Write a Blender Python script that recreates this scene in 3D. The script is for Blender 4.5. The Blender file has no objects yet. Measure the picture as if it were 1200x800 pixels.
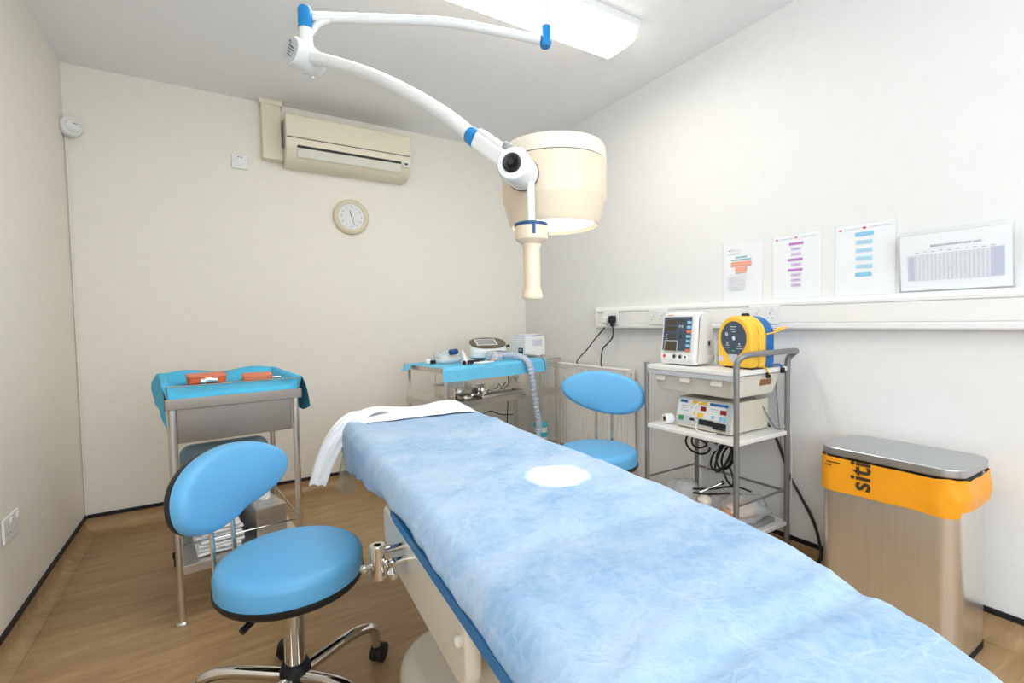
import bpy, bmesh, math, random
from mathutils import Vector, Matrix, noise
random.seed(7)
SC = bpy.context.scene
C = SC.collection
PI = math.pi
def R(d): return math.radians(d)

# ------------------------------------------------------------------ camera
cam_d = bpy.data.cameras.new('camera'); cam = bpy.data.objects.new('camera', cam_d); C.objects.link(cam)
r = Vector((0.85176, -0.52363, -0.01774)); u = Vector((0.03686, 0.02613, 0.99898)); d = Vector((0.52263, 0.85155, -0.04156))
cam.matrix_world = Matrix(((r.x, u.x, -d.x, 0), (r.y, u.y, -d.y, 0), (r.z, u.z, -d.z, 1.13), (0, 0, 0, 1)))
cam_d.sensor_width = 36; cam_d.lens = 16.84; cam_d.clip_start = 0.02; cam_d.clip_end = 60
SC.camera = cam
SC.view_settings.view_transform = 'Standard'; SC.view_settings.look = 'None'
SC.view_settings.gamma = 1; SC.view_settings.use_curve_mapping = False
SC.view_settings.exposure = 0.15

# ------------------------------------------------------------------ light
W = bpy.data.worlds.new('sky'); SC.world = W; W.use_nodes = True
W.node_tree.nodes['Background'].inputs[0].default_value = (0.75, 0.87, 1, 1)
W.node_tree.nodes['Background'].inputs[1].default_value = 1.0
def area(name, loc, rot, sx, sy, power, col):
    l = bpy.data.lights.new(name, 'AREA'); l.shape = 'RECTANGLE'; l.size = sx; l.size_y = sy; l.energy = power; l.color = col
    o = bpy.data.objects.new(name, l); C.objects.link(o); o.location = loc; o.rotation_euler = rot; return o
WINDOW_POWER = 40; SIDE_FILL_POWER = 30; LAMP_EMIT = 16.0; SIDE_EMIT = 2.6; REAR_FILL_EMIT = 9.5; SPOT_POWER = 34; HEAD_EMIT = 6.0
area('window_daylight', (0.55, -1.95, 1.5), (R(90), 0, 0), 1.9, 1.35, WINDOW_POWER, (0.74, 0.87, 1.0))
area('side_fill_light', (-0.86, -0.9, 1.5), (R(90), 0, R(-90)), 1.05, 1.15, SIDE_FILL_POWER, (0.80, 0.90, 1.0))  # added fill lamp for the lower right wall and radiator
sp = bpy.data.lights.new('operating_spot', 'SPOT'); sp.energy = SPOT_POWER; sp.spot_size = R(15.5); sp.spot_blend = 0.35; sp.shadow_soft_size = 0.01; sp.color = (1, 0.97, 0.9)
spo = bpy.data.objects.new('operating_spot', sp); C.objects.link(spo); spo.location = (0.713, 0.955, 1.352)

# ------------------------------------------------------------------ materials
def s2l(c): return tuple(((v/255)/12.92 if v/255 <= 0.04045 else ((v/255+0.055)/1.055)**2.4) for v in c)
def mat(name, rgb, rough=0.5, metal=0.0, spec=0.5, noise_amt=0.0, noise_scale=20, bump=0.0, bump_scale=60, alpha=1.0, trans=0.0, coat=0.0, stretch=None, emit=0.0, ecol=None, sheen=0):
    m = bpy.data.materials.new(name); m.use_nodes = True
    nt = m.node_tree; b = nt.nodes['Principled BSDF']
    col = s2l(rgb) + (1,)
    b.inputs['Base Color'].default_value = col
    b.inputs['Roughness'].default_value = rough; b.inputs['Metallic'].default_value = metal
    b.inputs['Specular IOR Level'].default_value = spec
    b.inputs['Alpha'].default_value = alpha; b.inputs['Transmission Weight'].default_value = trans
    b.inputs['Coat Weight'].default_value = coat; b.inputs['Sheen Weight'].default_value = sheen
    if emit:
        b.inputs['Emission Color'].default_value = (s2l(ecol) if ecol else col[:3]) + (1,); b.inputs['Emission Strength'].default_value = emit
    tc = nt.nodes.new('ShaderNodeTexCoord'); mp = nt.nodes.new('ShaderNodeMapping')
    nt.links.new(tc.outputs['Object'], mp.inputs['Vector'])
    if stretch: mp.inputs['Scale'].default_value = stretch
    n = nt.nodes.new('ShaderNodeTexNoise'); n.inputs['Scale'].default_value = noise_scale; n.inputs['Detail'].default_value = 4
    nt.links.new(mp.outputs[0], n.inputs['Vector'])
    amt = noise_amt if noise_amt else 0.03
    mx = nt.nodes.new('ShaderNodeMix'); mx.data_type = 'RGBA'
    mx.inputs[6].default_value = tuple(min(1, v*(1-amt)) for v in col[:3]) + (1,)
    mx.inputs[7].default_value = tuple(min(1, v*(1+amt)) for v in col[:3]) + (1,)
    nt.links.new(n.outputs[0], mx.inputs[0]); nt.links.new(mx.outputs[2], b.inputs['Base Color'])
    if bump:
        n2 = nt.nodes.new('ShaderNodeTexNoise'); n2.inputs['Scale'].default_value = bump_scale; n2.inputs['Detail'].default_value = 3
        nt.links.new(mp.outputs[0], n2.inputs['Vector'])
        bp = nt.nodes.new('ShaderNodeBump'); bp.inputs['Strength'].default_value = bump; bp.inputs['Distance'].default_value = 0.01
        nt.links.new(n2.outputs[0], bp.inputs['Height']); nt.links.new(bp.outputs[0], b.inputs['Normal'])
    return m
def mixmat(name, c1, c2, scale, stretch, rough, lo=0.35, hi=0.65, spec=0.5, bump=0.0, detail=8, c3=None):
    m = bpy.data.materials.new(name); m.use_nodes = True
    nt = m.node_tree; b = nt.nodes['Principled BSDF']; b.inputs['Roughness'].default_value = rough; b.inputs['Specular IOR Level'].default_value = spec
    tc = nt.nodes.new('ShaderNodeTexCoord'); mp = nt.nodes.new('ShaderNodeMapping'); mp.inputs['Scale'].default_value = stretch
    nt.links.new(tc.outputs['Object'], mp.inputs['Vector'])
    n = nt.nodes.new('ShaderNodeTexNoise'); n.inputs['Scale'].default_value = scale; n.inputs['Detail'].default_value = detail; n.inputs['Roughness'].default_value = 0.65; n.inputs['Distortion'].default_value = 0.6
    nt.links.new(mp.outputs[0], n.inputs['Vector'])
    cr = nt.nodes.new('ShaderNodeValToRGB'); e = cr.color_ramp.elements
    e[0].position = lo; e[0].color = s2l(c1)+(1,); e[1].position = hi; e[1].color = s2l(c2)+(1,)
    if c3:
        k = cr.color_ramp.elements.new((lo+hi)/2); k.color = s2l(c3)+(1,)
    nt.links.new(n.outputs[0], cr.inputs[0]); nt.links.new(cr.outputs[0], b.inputs['Base Color'])
    if bump:
        bp = nt.nodes.new('ShaderNodeBump'); bp.inputs['Strength'].default_value = bump; bp.inputs['Distance'].default_value = 0.01
        nt.links.new(n.outputs[0], bp.inputs['Height']); nt.links.new(bp.outputs[0], b.inputs['Normal'])
    return m

M = {}
M['wall'] = mat('cream wall paint', (241, 235, 224), 0.6, spec=0.25, bump=0.015, bump_scale=250)
M['wall_r'] = mat('daylight-tinted wall paint', (234, 233, 231), 0.6, spec=0.25, bump=0.015, bump_scale=250)  # cool daylight on the right wall is put into its base colour
M['ceil'] = mat('white ceiling paint', (249, 249, 250), 0.8, spec=0.2, bump=0.04, bump_scale=200)
M['floor'] = mixmat('wood effect vinyl', (156, 125, 88), (190, 159, 118), 3.0, (1.0, 7.0, 7.0), 0.42, 0.3, 0.72, 0.4, bump=0.08, detail=10, c3=(173, 142, 103))
M['black'] = mat('black plastic', (22, 22, 24), 0.45)
M['blackrub'] = mat('black rubber', (18, 18, 20), 0.6)
M['white'] = mat('white plastic', (236, 236, 234), 0.35)
M['lampwhite'] = mat('white enamel', (240, 240, 238), 0.22, coat=0.3)
M['lidcream'] = mat('pale cream lamp lid', (236, 224, 206), 0.35)
M['cream'] = mat('cream lamp plastic', (230, 211, 184), 0.35)
M['accream'] = mat('cream air conditioner plastic', (233, 224, 200), 0.4)
M['acwhite'] = mat('pale louvre plastic', (232, 230, 216), 0.4)
M['blueplas'] = mat('bright blue plastic', (20, 135, 205), 0.35)
M['navy'] = mat('dark blue plastic', (22, 72, 122), 0.4)
M['vinyl'] = mat('blue vinyl upholstery', (104, 180, 230), 0.42, spec=0.4, bump=0.03, bump_scale=350)
M['chrome'] = mat('chrome', (215, 212, 208), 0.08, metal=1)
M['steel'] = mat('brushed stainless steel', (226, 222, 217), 0.28, metal=1, noise_amt=0.10, noise_scale=6, stretch=(1, 1, 40), bump=0.02, bump_scale=40)
M['steelh'] = mat('brushed sheet steel', (214, 209, 203), 0.32, metal=1, noise_amt=0.08, noise_scale=5, stretch=(1, 1, 60))
M['steeldark'] = mat('brushed drawer steel', (152, 140, 129), 0.38, metal=1, noise_amt=0.10, noise_scale=5, stretch=(1, 1, 60))
M['steelbin'] = mat('brushed bin steel', (228, 224, 218), 0.30, metal=0.92, noise_amt=0.10, noise_scale=5, stretch=(30, 30, 0.6))
M['lidsteel'] = mat('satin lid steel', (196, 198, 202), 0.36, metal=1, noise_amt=0.05, noise_scale=5, stretch=(20, 1, 1))
M['greytube'] = mat('grey painted tube', (140, 139, 138), 0.35, metal=0.4)
M['laminate'] = mat('white laminate', (240, 238, 234), 0.35)
M['trayplas'] = mat('cream tray plastic', (228, 222, 208), 0.4)
M['bedcream'] = mat('cream moulded bed plastic', (226, 217, 200), 0.25, coat=0.2)
M['mattress'] = mat('blue mattress vinyl', (50, 120, 180), 0.45)
M['sheet'] = mixmat('blue nonwoven sheet', (134, 174, 214), (184, 204, 226), 4.0, (1.0, 1.6, 1.0), 0.8, 0.30, 0.68, 0.15, detail=10, c3=(162, 191, 222))
def crinkle(m):
    nt = m.node_tree; b = nt.nodes['Principled BSDF']; tc = nt.nodes.new('ShaderNodeTexCoord')
    src = b.inputs['Base Color'].links[0].from_socket
    def ridge(scale, width, dist):
        n = nt.nodes.new('ShaderNodeTexNoise'); n.inputs['Scale'].default_value = scale; n.inputs['Detail'].default_value = 3; n.inputs['Distortion'].default_value = dist
        nt.links.new(tc.outputs['Object'], n.inputs['Vector'])
        a = nt.nodes.new('ShaderNodeMath'); a.operation = 'SUBTRACT'; a.inputs[1].default_value = 0.5; nt.links.new(n.outputs[0], a.inputs[0])
        c = nt.nodes.new('ShaderNodeMath'); c.operation = 'ABSOLUTE'; nt.links.new(a.outputs[0], c.inputs[0])
        r = nt.nodes.new('ShaderNodeMapRange'); r.inputs[1].default_value = 0; r.inputs[2].default_value = width; r.inputs[3].default_value = 1; r.inputs[4].default_value = 0; nt.links.new(c.outputs[0], r.inputs[0]); return r.outputs[0]
    a = ridge(7.0, 0.022, 0.3); f = ridge(38.0, 0.12, 0.5)
    ad = nt.nodes.new('ShaderNodeMath'); ad.operation = 'MULTIPLY_ADD'; nt.links.new(a, ad.inputs[0]); ad.inputs[1].default_value = 0.20
    m2 = nt.nodes.new('ShaderNodeMath'); m2.operation = 'MULTIPLY'; m2.inputs[1].default_value = 0.22; nt.links.new(f, m2.inputs[0]); nt.links.new(m2.outputs[0], ad.inputs[2])
    mx = nt.nodes.new('ShaderNodeMix'); mx.data_type = 'RGBA'; nt.links.new(ad.outputs[0], mx.inputs[0]); nt.links.new(src, mx.inputs[6]); mx.inputs[7].default_value = s2l((204, 218, 238)) + (1,)
    nt.links.new(mx.outputs[2], b.inputs['Base Color'])
    bp = nt.nodes.new('ShaderNodeBump'); bp.inputs['Strength'].default_value = 0.35; bp.inputs['Distance'].default_value = 0.006; nt.links.new(ad.outputs[0], bp.inputs['Height']); nt.links.new(bp.outputs[0], b.inputs['Normal'])
crinkle(M['sheet'])
M['paper'] = mat('white paper', (251, 251, 253), 0.8, spec=0.2, bump=0.1, bump_scale=120)
M['sheetpaper'] = mat('white tissue paper', (244, 246, 250), 0.8, spec=0.2, bump=0.4, bump_scale=35)
M['drape'] = mat('turquoise surgical drape', (84, 188, 228), 0.7, spec=0.2, noise_amt=0.10, noise_scale=12, bump=0.2, bump_scale=60)
M['drape2'] = mat('sky blue surgical drape', (112, 200, 236), 0.7, spec=0.2, noise_amt=0.10, noise_scale=12, bump=0.2, bump_scale=60)
M['orange'] = mat('orange plastic', (232, 92, 38), 0.5)
M['orangep'] = mat('pale orange plastic', (226, 122, 84), 0.5)
M['bag'] = mat('orange bin liner', (250, 165, 30), 0.38, noise_amt=0.08, noise_scale=9, bump=0.35, bump_scale=14)
M['print'] = mat('brown-black print', (70, 50, 20), 0.6)
M['yellow'] = mat('yellow plastic', (252, 198, 62), 0.35)
M['aedblue'] = mat('blue case plastic', (20, 105, 175), 0.4)
M['panel'] = mat('dark grey blue panel', (70, 84, 102), 0.25)
M['lcd'] = mat('dark brown display', (78, 68, 54), 0.2)
M['lcdgrey'] = mat('grey screen', (150, 152, 152), 0.2)
M['brownframe'] = mat('brown frame plastic', (98, 84, 68), 0.35)
M['lightblue'] = mat('light blue plastic', (140, 200, 226), 0.4)
M['green'] = mat('green plastic', (60, 150, 80), 0.4)
M['red'] = mat('dark red display', (150, 30, 30), 0.3)
M['redneon'] = mat('red neon', (230, 50, 40), 0.3)
M['grey'] = mat('grey plastic', (150, 150, 150), 0.4)
M['palegrey'] = mat('pale grey plastic', (198, 200, 204), 0.4)
M['beige'] = mat('beige enamel', (214, 206, 188), 0.4)
M['clear'] = mat('clear plastic film', (225, 232, 235), 0.15, alpha=0.42, bump=0.5, bump_scale=25)
M['greenfilm'] = mat('greenish clear film', (196, 200, 182), 0.3, alpha=0.6, bump=0.5, bump_scale=20)
M['glass'] = mat('clear lens', (235, 240, 242), 0.05, alpha=0.12)
M['purple'] = mat('purple print', (190, 130, 195), 0.7)
M['lilac'] = mat('lilac print', (212, 200, 226), 0.7)
M['cyanp'] = mat('cyan print', (130, 200, 230), 0.7)
M['cyanp2'] = mat('pale cyan print', (170, 215, 236), 0.7)
M['salmon'] = mat('salmon print', (240, 165, 145), 0.7)
M['teal'] = mat('teal print', (130, 190, 190), 0.7)
M['greyp'] = mat('pale grey print', (208, 206, 220), 0.7)
M['darkp'] = mat('dark grey print', (96, 94, 106), 0.7)
M['bluep'] = mat('table blue print', (196, 200, 226), 0.7)
M['redp'] = mat('red print', (190, 70, 80), 0.7)
M['padgrey'] = mat('grey blue upholstery', (118, 142, 156), 0.5)
M['radwhite'] = mat('radiator enamel', (248, 246, 241), 0.35)
M['flesh'] = mat('pale orange rubber', (236, 176, 130), 0.5)
M['brown'] = mat('brown card', (150, 100, 70), 0.7)
M['tubgreen'] = mat('turquoise tub label', (60, 185, 210), 0.4)
M['hose'] = mat('ribbed clear hose', (206, 218, 232), 0.35, bump=1.0, bump_scale=70, alpha=0.85)
M['diffuser'] = mat('lit diffuser', (255, 250, 238), 0.4, emit=LAMP_EMIT, ecol=(255, 249, 238))
M['diffside'] = mat('lit diffuser side', (255, 250, 238), 0.4, emit=SIDE_EMIT, ecol=(255, 249, 238))
M['diff_rear_fill'] = mat('added rear fill diffuser', (255, 250, 238), 0.4, emit=REAR_FILL_EMIT, ecol=(255, 247, 232))  # glow of the added rear fill light
M['lamplens'] = mat('lit lamp lens', (255, 255, 250), 0.3, emit=HEAD_EMIT, ecol=(255, 250, 240))
M['clockrim'] = mat('cream clock rim', (222, 212, 184), 0.4)
M['clockface'] = mat('white clock face', (244, 244, 242), 0.5)

# ------------------------------------------------------------------ mesh helpers
class MB:
    def __init__(s): s.bm = bmesh.new()
    def _add(s, verts, faces, mi=0):
        vs = [s.bm.verts.new(v) for v in verts]
        for f in faces:
            try:
                k = s.bm.faces.new([vs[i] for i in f]); k.material_index = mi
            except ValueError: pass
        return vs
    def merge(s, bm2, mtx=None, mi=None):
        if mtx is not None: bm2.transform(mtx)
        mp = {v: s.bm.verts.new(v.co) for v in bm2.verts}
        for f in bm2.faces:
            k = s.bm.faces.new([mp[v] for v in f.verts]); k.material_index = f.material_index if mi is None else mi
        bm2.free(); return s
    def box(s, c, size, rot=None, bev=0.0, mi=0, seg=2):
        b = bmesh.new(); bmesh.ops.create_cube(b, size=1)
        bmesh.ops.scale(b, vec=Vector(size), verts=b.verts)
        if bev > 0: bmesh.ops.bevel(b, geom=list(b.edges), offset=min(bev, min(size)*0.49), segments=seg, profile=0.5, affect='EDGES')
        m = Matrix.Translation(Vector(c))
        if rot is not None: m = m @ (rot if isinstance(rot, Matrix) else Matrix.Rotation(rot, 4, 'Z'))
        return s.merge(b, m, mi)
    def cyl(s, p0, p1, r0, r1=None, seg=24, mi=0, caps=True):
        p0 = Vector(p0); p1 = Vector(p1); r1 = r0 if r1 is None else r1
        return s.rings([(p0, r0), (p1, r1)], seg, mi, caps)
    def rings(s, prs, seg=24, mi=0, caps=True):
        # list of (point, radius) along a straight axis
        ax = (Vector(prs[-1][0]) - Vector(prs[0][0]))
        if ax.length < 1e-9: ax = Vector((0, 0, 1))
        q = Vector((0, 0, 1)).rotation_difference(ax.normalized())
        vs = []; 
        for p, rr in prs:
            vs.append([s.bm.verts.new(Vector(p) + q @ Vector((rr*math.cos(2*PI*k/seg), rr*math.sin(2*PI*k/seg), 0))) for k in range(seg)])
        for a, b in zip(vs, vs[1:]):
            for k in range(seg):
                f = s.bm.faces.new((a[k], a[(k+1) % seg], b[(k+1) % seg], b[k])); f.material_index = mi
        if caps:
            f = s.bm.faces.new(list(reversed(vs[0]))); f.material_index = mi
            f = s.bm.faces.new(vs[-1]); f.material_index = mi
        return s
    def tube(s, pts, rad, seg=10, mi=0, smooth=True, n=6, closed=False, flat=1.0):
        P = [Vector(p) for p in pts]
        if smooth and len(P) > 2: P = spline(P, n, closed)
        rd = rad if callable(rad) else (lambda t: rad)
        N = len(P); up = None; loops = []
        for i, p in enumerate(P):
            if closed: t = (P[(i+1) % N] - P[i-1])
            else: t = P[min(i+1, N-1)] - P[max(i-1, 0)]
            t = t.normalized() if t.length > 1e-9 else Vector((0, 0, 1))
            if up is None:
                up = Vector((0, 0, 1)) if abs(t.z) < 0.9 else Vector((1, 0, 0))
            x = t.cross(up)
            if x.length < 1e-6: x = t.orthogonal()
            x.normalize(); y = x.cross(t).normalized(); up = y
            rr = rd(i/max(1, N-1))
            loops.append([s.bm.verts.new(p + x*rr*math.cos(2*PI*k/seg) + y*rr*flat*math.sin(2*PI*k/seg)) for k in range(seg)])
        prs = list(zip(loops, loops[1:]))
        if closed: prs.append((loops[-1], loops[0]))
        for a, b in prs:
            for k in range(seg):
                f = s.bm.faces.new((a[k], a[(k+1) % seg], b[(k+1) % seg], b[k])); f.material_index = mi
        if not closed:
            f = s.bm.faces.new(list(reversed(loops[0]))); f.material_index = mi
            f = s.bm.faces.new(loops[-1]); f.material_index = mi
        return s
    def lathe(s, prof, c=(0, 0, 0), seg=48, mi=0, sx=1, sy=1, axis=None):
        # prof: (radius, z) pairs from bottom to top, r=0 collapses
        c = Vector(c); q = Vector((0, 0, 1)).rotation_difference(Vector(axis).normalized()) if axis is not None else None
        vs = []
        for rr, z in prof:
            if rr < 1e-6:
                p = Vector((0, 0, z)); vs.append([s.bm.verts.new(c + (q @ p if q else p))])
            else:
                L = []
                for k in range(seg):
                    p = Vector((rr*sx*math.cos(2*PI*k/seg), rr*sy*math.sin(2*PI*k/seg), z)); L.append(s.bm.verts.new(c + (q @ p if q else p)))
                vs.append(L)
        for a, b in zip(vs, vs[1:]):
            for k in range(seg):
                k2 = (k+1) % seg
                if len(a) == 1 and len(b) == 1: continue
                if len(a) == 1: f = s.bm.faces.new((a[0], b[k2], b[k]))
                elif len(b) == 1: f = s.bm.faces.new((a[k], a[k2], b[0]))
                else: f = s.bm.faces.new((a[k], a[k2], b[k2], b[k]))
                f.material_index = mi
        return s
    def prism(s, outline, z0, z1, mi=0, bev=0.0, mtx=None):
        b = bmesh.new()
        lo = [b.verts.new((x, y, z0)) for x, y in outline]; hi = [b.verts.new((x, y, z1)) for x, y in outline]
        n = len(outline)
        b.faces.new(list(reversed(lo))); top = b.faces.new(hi)
        for k in range(n): b.faces.new((lo[k], lo[(k+1) % n], hi[(k+1) % n], hi[k]))
        bmesh.ops.recalc_face_normals(b, faces=b.faces)
        if bev:
            ed = [e for e in b.edges if abs(e.verts[0].co.z - e.verts[1].co.z) < 1e-7]
            bmesh.ops.bevel(b, geom=ed, offset=bev, segments=3, profile=0.5, affect='EDGES')
        return s.merge(b, mtx, mi)
    def grid(s, fn, nu, nv, mi=0):
        g = [[s.bm.verts.new(fn(i/nu, j/nv)) for j in range(nv+1)] for i in range(nu+1)]
        for i in range(nu):
            for j in range(nv):
                f = s.bm.faces.new((g[i][j], g[i+1][j], g[i+1][j+1], g[i][j+1])); f.material_index = mi
        return s
    def solidify(s, t):
        bmesh.ops.recalc_face_normals(s.bm, faces=s.bm.faces)
        bmesh.ops.solidify(s.bm, geom=list(s.bm.faces), thickness=t); return s

def spline(P, n=6, closed=False):
    out = []; N = len(P)
    rng = N if closed else N-1
    for i in range(rng):
        if closed: p0, p1, p2, p3 = P[i-1], P[i], P[(i+1) % N], P[(i+2) % N]
        else: p0, p1, p2, p3 = P[max(i-1, 0)], P[i], P[i+1], P[min(i+2, N-1)]
        for k in range(n):
            t = k/n
            out.append(0.5*((2*p1) + (p2-p0)*t + (2*p0-5*p1+4*p2-p3)*t*t + (3*p1-p0-3*p2+p3)*t**3))
    if not closed: out.append(P[-1])
    return out

ROOT = {}
def make(name, mb, m, parent=None, label=None, world=True, ang=38, recalc=True):
    bm = mb.bm
    if recalc: bmesh.ops.recalc_face_normals(bm, faces=bm.faces)
    if parent is not None and world:
        bm.transform(ROOT[parent].inverted())
    me = bpy.data.meshes.new(name); bm.to_mesh(me); bm.free()
    for p in me.polygons: p.use_smooth = True
    me.set_sharp_from_angle(angle=R(ang))
    for k in (m if isinstance(m, (list, tuple)) else [m]): me.materials.append(k if not isinstance(k, str) else M[k])
    o = bpy.data.objects.new(name, me); C.objects.link(o)
    if parent is not None:
        o.parent = parent; ROOT[o] = ROOT[parent]
    else: ROOT[o] = Matrix.Identity(4)
    wn = o.modifiers.new('weighted_normals', 'WEIGHTED_NORMAL'); wn.keep_sharp = True
    if label: o['label'] = label
    return o
def L(name, mb, m, parent, label=None): return make(name, mb, m, parent, label, world=False)
def tag(o, label, cat, group=None, kind=None):
    o['label'] = label; o['category'] = cat
    if group: o['group'] = group
    if kind: o['kind'] = kind
    return o
def thing(name, label, cat, loc=(0, 0, 0), rz=0.0, group=None):
    o = bpy.data.objects.new(name, None); C.objects.link(o); o.location = loc; o.rotation_euler = (0, 0, rz); o.empty_display_size = 0.05
    ROOT[o] = Matrix.Translation(Vector(loc)) @ Matrix.Rotation(rz, 4, 'Z')
    return tag(o, label, cat, group)
def struct(name, mb, m):
    o = make(name, mb, m); o['kind'] = 'structure'; return o
def text_mesh(mb, body, size, mtx, ext=0.0004, bold=0.0, mi=0):
    cu = bpy.data.curves.new('t', 'FONT'); cu.body = body; cu.size = size; cu.align_x = 'CENTER'; cu.align_y = 'CENTER'; cu.extrude = ext; cu.offset = bold; cu.resolution_u = 3
    ob = bpy.data.objects.new('t', cu); C.objects.link(ob)
    me = bpy.data.meshes.new_from_object(ob.evaluated_get(bpy.context.evaluated_depsgraph_get()))
    b = bmesh.new(); b.from_mesh(me); bpy.data.objects.remove(ob); bpy.data.curves.remove(cu); bpy.data.meshes.remove(me)
    mb.merge(b, mtx, mi)
def rrect(w, h, r, n=6, cx=0, cy=0):
    o = []
    for qx, qy, a0 in ((1, 1, 0), (-1, 1, 90), (-1, -1, 180), (1, -1, 270)):
        for k in range(n+1):
            a = R(a0 + 90*k/n); o.append((cx + qx*(w/2-r) + r*math.cos(a), cy + qy*(h/2-r) + r*math.sin(a)))
    return o
def nz(x, y, z=0.0, s=1.0): return noise.noise(Vector((x*s, y*s, z*s)))
XR_M = Matrix(((0, 0, -1, 0), (-1, 0, 0, 0), (0, 1, 0, 0), (0, 0, 0, 1)))   # local x -> -Y, y -> Z, z -> -X : sheets on the right wall
YB_M = Matrix(((1, 0, 0, 0), (0, 0, -1, 0), (0, 1, 0, 0), (0, 0, 0, 1)))    # local z -> -Y : things on the back wall

# ------------------------------------------------------------------ room
XL, XR, YB, YF, ZC = -0.663, 2.270, 3.468, -1.75, 2.551
T = 0.12
struct('floor', MB().box(((XL+XR)/2, (YB+YF)/2, -0.05), (XR-XL+2*T, YB-YF+2*T, 0.1)), 'floor')
struct('ceiling', MB().box(((XL+XR)/2, (YB+YF)/2, ZC+0.05), (XR-XL+2*T, YB-YF+2*T, 0.1)), 'ceil')
struct('wall_back', MB().box(((XL+XR)/2, YB+T/2, ZC/2), (XR-XL+2*T, T, ZC)), 'wall')
lw = MB(); ly0, ly1, lz0, lz1 = -1.45, -0.35, 0.9, 2.1
lw.box((XL-T/2, (ly1+YB)/2, ZC/2), (T, YB-ly1, ZC)); lw.box((XL-T/2, (YF+ly0)/2, ZC/2), (T, ly0-YF, ZC))
lw.box((XL-T/2, (ly0+ly1)/2, lz0/2), (T, ly1-ly0, lz0)); lw.box((XL-T/2, (ly0+ly1)/2, (lz1+ZC)/2), (T, ly1-ly0, ZC-lz1))
struct('wall_left', lw, 'wall')
struct('wall_right', MB().box((XR+T/2, (YB+YF)/2, ZC/2), (T, YB-YF, ZC)), 'wall_r')
wx0, wx1, wz0, wz1 = -0.45, 1.55, 0.8, 2.2
fw = MB()
fw.box(((XL-T+wx0)/2, YF-T/2, ZC/2), (wx0-XL+T, T, ZC)); fw.box(((XR+T+wx1)/2, YF-T/2, ZC/2), (XR+T-wx1, T, ZC))
fw.box(((wx0+wx1)/2, YF-T/2, wz0/2), (wx1-wx0, T, wz0)); fw.box(((wx0+wx1)/2, YF-T/2, (wz1+ZC)/2), (wx1-wx0, T, ZC-wz1))
struct('wall_front', fw, 'wall')
wf = MB()
for x in (wx0+0.03, (wx0+wx1)/2, wx1-0.03): wf.box((x, YF-0.06, (wz0+wz1)/2), (0.06, 0.07, wz1-wz0), bev=0.005)
for z in (wz0+0.03, wz1-0.03): wf.box(((wx0+wx1)/2, YF-0.06, z), (wx1-wx0, 0.07, 0.06), bev=0.005)
wf.box(((wx0+wx1)/2, YF+0.03, wz0-0.012), (wx1-wx0+0.1, 0.16, 0.025), bev=0.005)
struct('window_1', wf, 'white')
wf = MB()
for y in (ly0+0.03, (ly0+ly1)/2, ly1-0.03): wf.box((XL-0.06, y, (lz0+lz1)/2), (0.07, 0.06, lz1-lz0), bev=0.005)
for z in (lz0+0.03, lz1-0.03): wf.box((XL-0.06, (ly0+ly1)/2, z), (0.07, ly1-ly0, 0.06), bev=0.005)
wf.box((XL+0.03, (ly0+ly1)/2, lz0-0.012), (0.16, ly1-ly0+0.1, 0.025), bev=0.005)
struct('added_window', wf, 'white')  # unseen window, added so fill reaches the right wall
# coved vinyl skirting with a black capping strip
HB = 0.10
def cove(p0, p1, nrm):
    p0 = Vector(p0); p1 = Vector(p1); nrm = Vector(nrm); mb = MB(); rc = 0.05
    prof = [(0.0, HB), (0.004, HB), (0.004, 0.004+rc)]
    for k in range(1, 9):
        a = PI/2*k/8; prof.append((0.004 + rc - rc*math.cos(a), 0.003 + rc - rc*math.sin(a)))
    prof += [(0.004+rc, 0.0), (0.0, 0.0)]
    va = [mb.bm.verts.new(p0 + nrm*x + Vector((0, 0, z))) for x, z in prof]; vb = [mb.bm.verts.new(p1 + nrm*x + Vector((0, 0, z))) for x, z in prof]
    for k in range(len(prof)-1): mb.bm.faces.new((va[k], va[k+1], vb[k+1], vb[k]))
    mb.bm.faces.new(va); mb.bm.faces.new(list(reversed(vb)))
    return mb
struct('baseboard_left', cove((XL, YF, 0), (XL, YB, 0), (1, 0, 0)), 'floor')
struct('baseboard_back', cove((XL, YB, 0), (XR, YB, 0), (0, -1, 0)), 'floor')
struct('baseboard_right', cove((XR, YF, 0), (XR, YB, 0), (-1, 0, 0)), 'floor')
struct('trim_1', MB().box((XL+0.005, (YF+YB)/2, HB-0.008), (0.010, YB-YF, 0.020), bev=0.002), 'blackrub')
struct('trim_2', MB().box(((XL+XR)/2, YB-0.005, HB-0.008), (XR-XL, 0.010, 0.020), bev=0.002), 'blackrub')
struct('trim_3', MB().box((XR-0.005, (YF+YB)/2, HB-0.008), (0.010, YB-YF, 0.020), bev=0.002), 'blackrub')

# ------------------------------------------------------------------ operating table
BC = lambda y: 0.56 + 0.07*y
Y0, Y1 = 0.06, 2.06
bed = thing('operating_table', 'cream moulded operating table with blue mattress hidden under a pale blue disposable sheet', 'operating table', (0.62, 1.0, 0))
bang = math.atan(0.07)
BM_ = Matrix.Translation(Vector((BC(1.06), 1.06, 0))) @ Matrix.Rotation(-bang, 4, 'Z')   # bed frame: x across, y along
BL = 1.0   # half length
def bedrow(v, hw, hl, rc_head, rc_foot):
    y = -hl + 2*hl*v
    w = hw
    if y > hl-rc_head:
        t = (y-(hl-rc_head))/rc_head; w = hw - rc_head*(1-math.sqrt(max(0, 1-t*t)))
    if y < -hl+rc_foot:
        t = ((-hl+rc_foot)-y)/rc_foot; w = hw - rc_foot*(1-math.sqrt(max(0, 1-t*t)))
    return y, w
FW = [(0.06, 0.02), (0.10, 0.080), (0.165, 0.140), (0.24, 0.186), (0.33, 0.206), (0.44, 0.240), (0.62, 0.275), (0.80, 0.290), (9, 0.292)]
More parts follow.
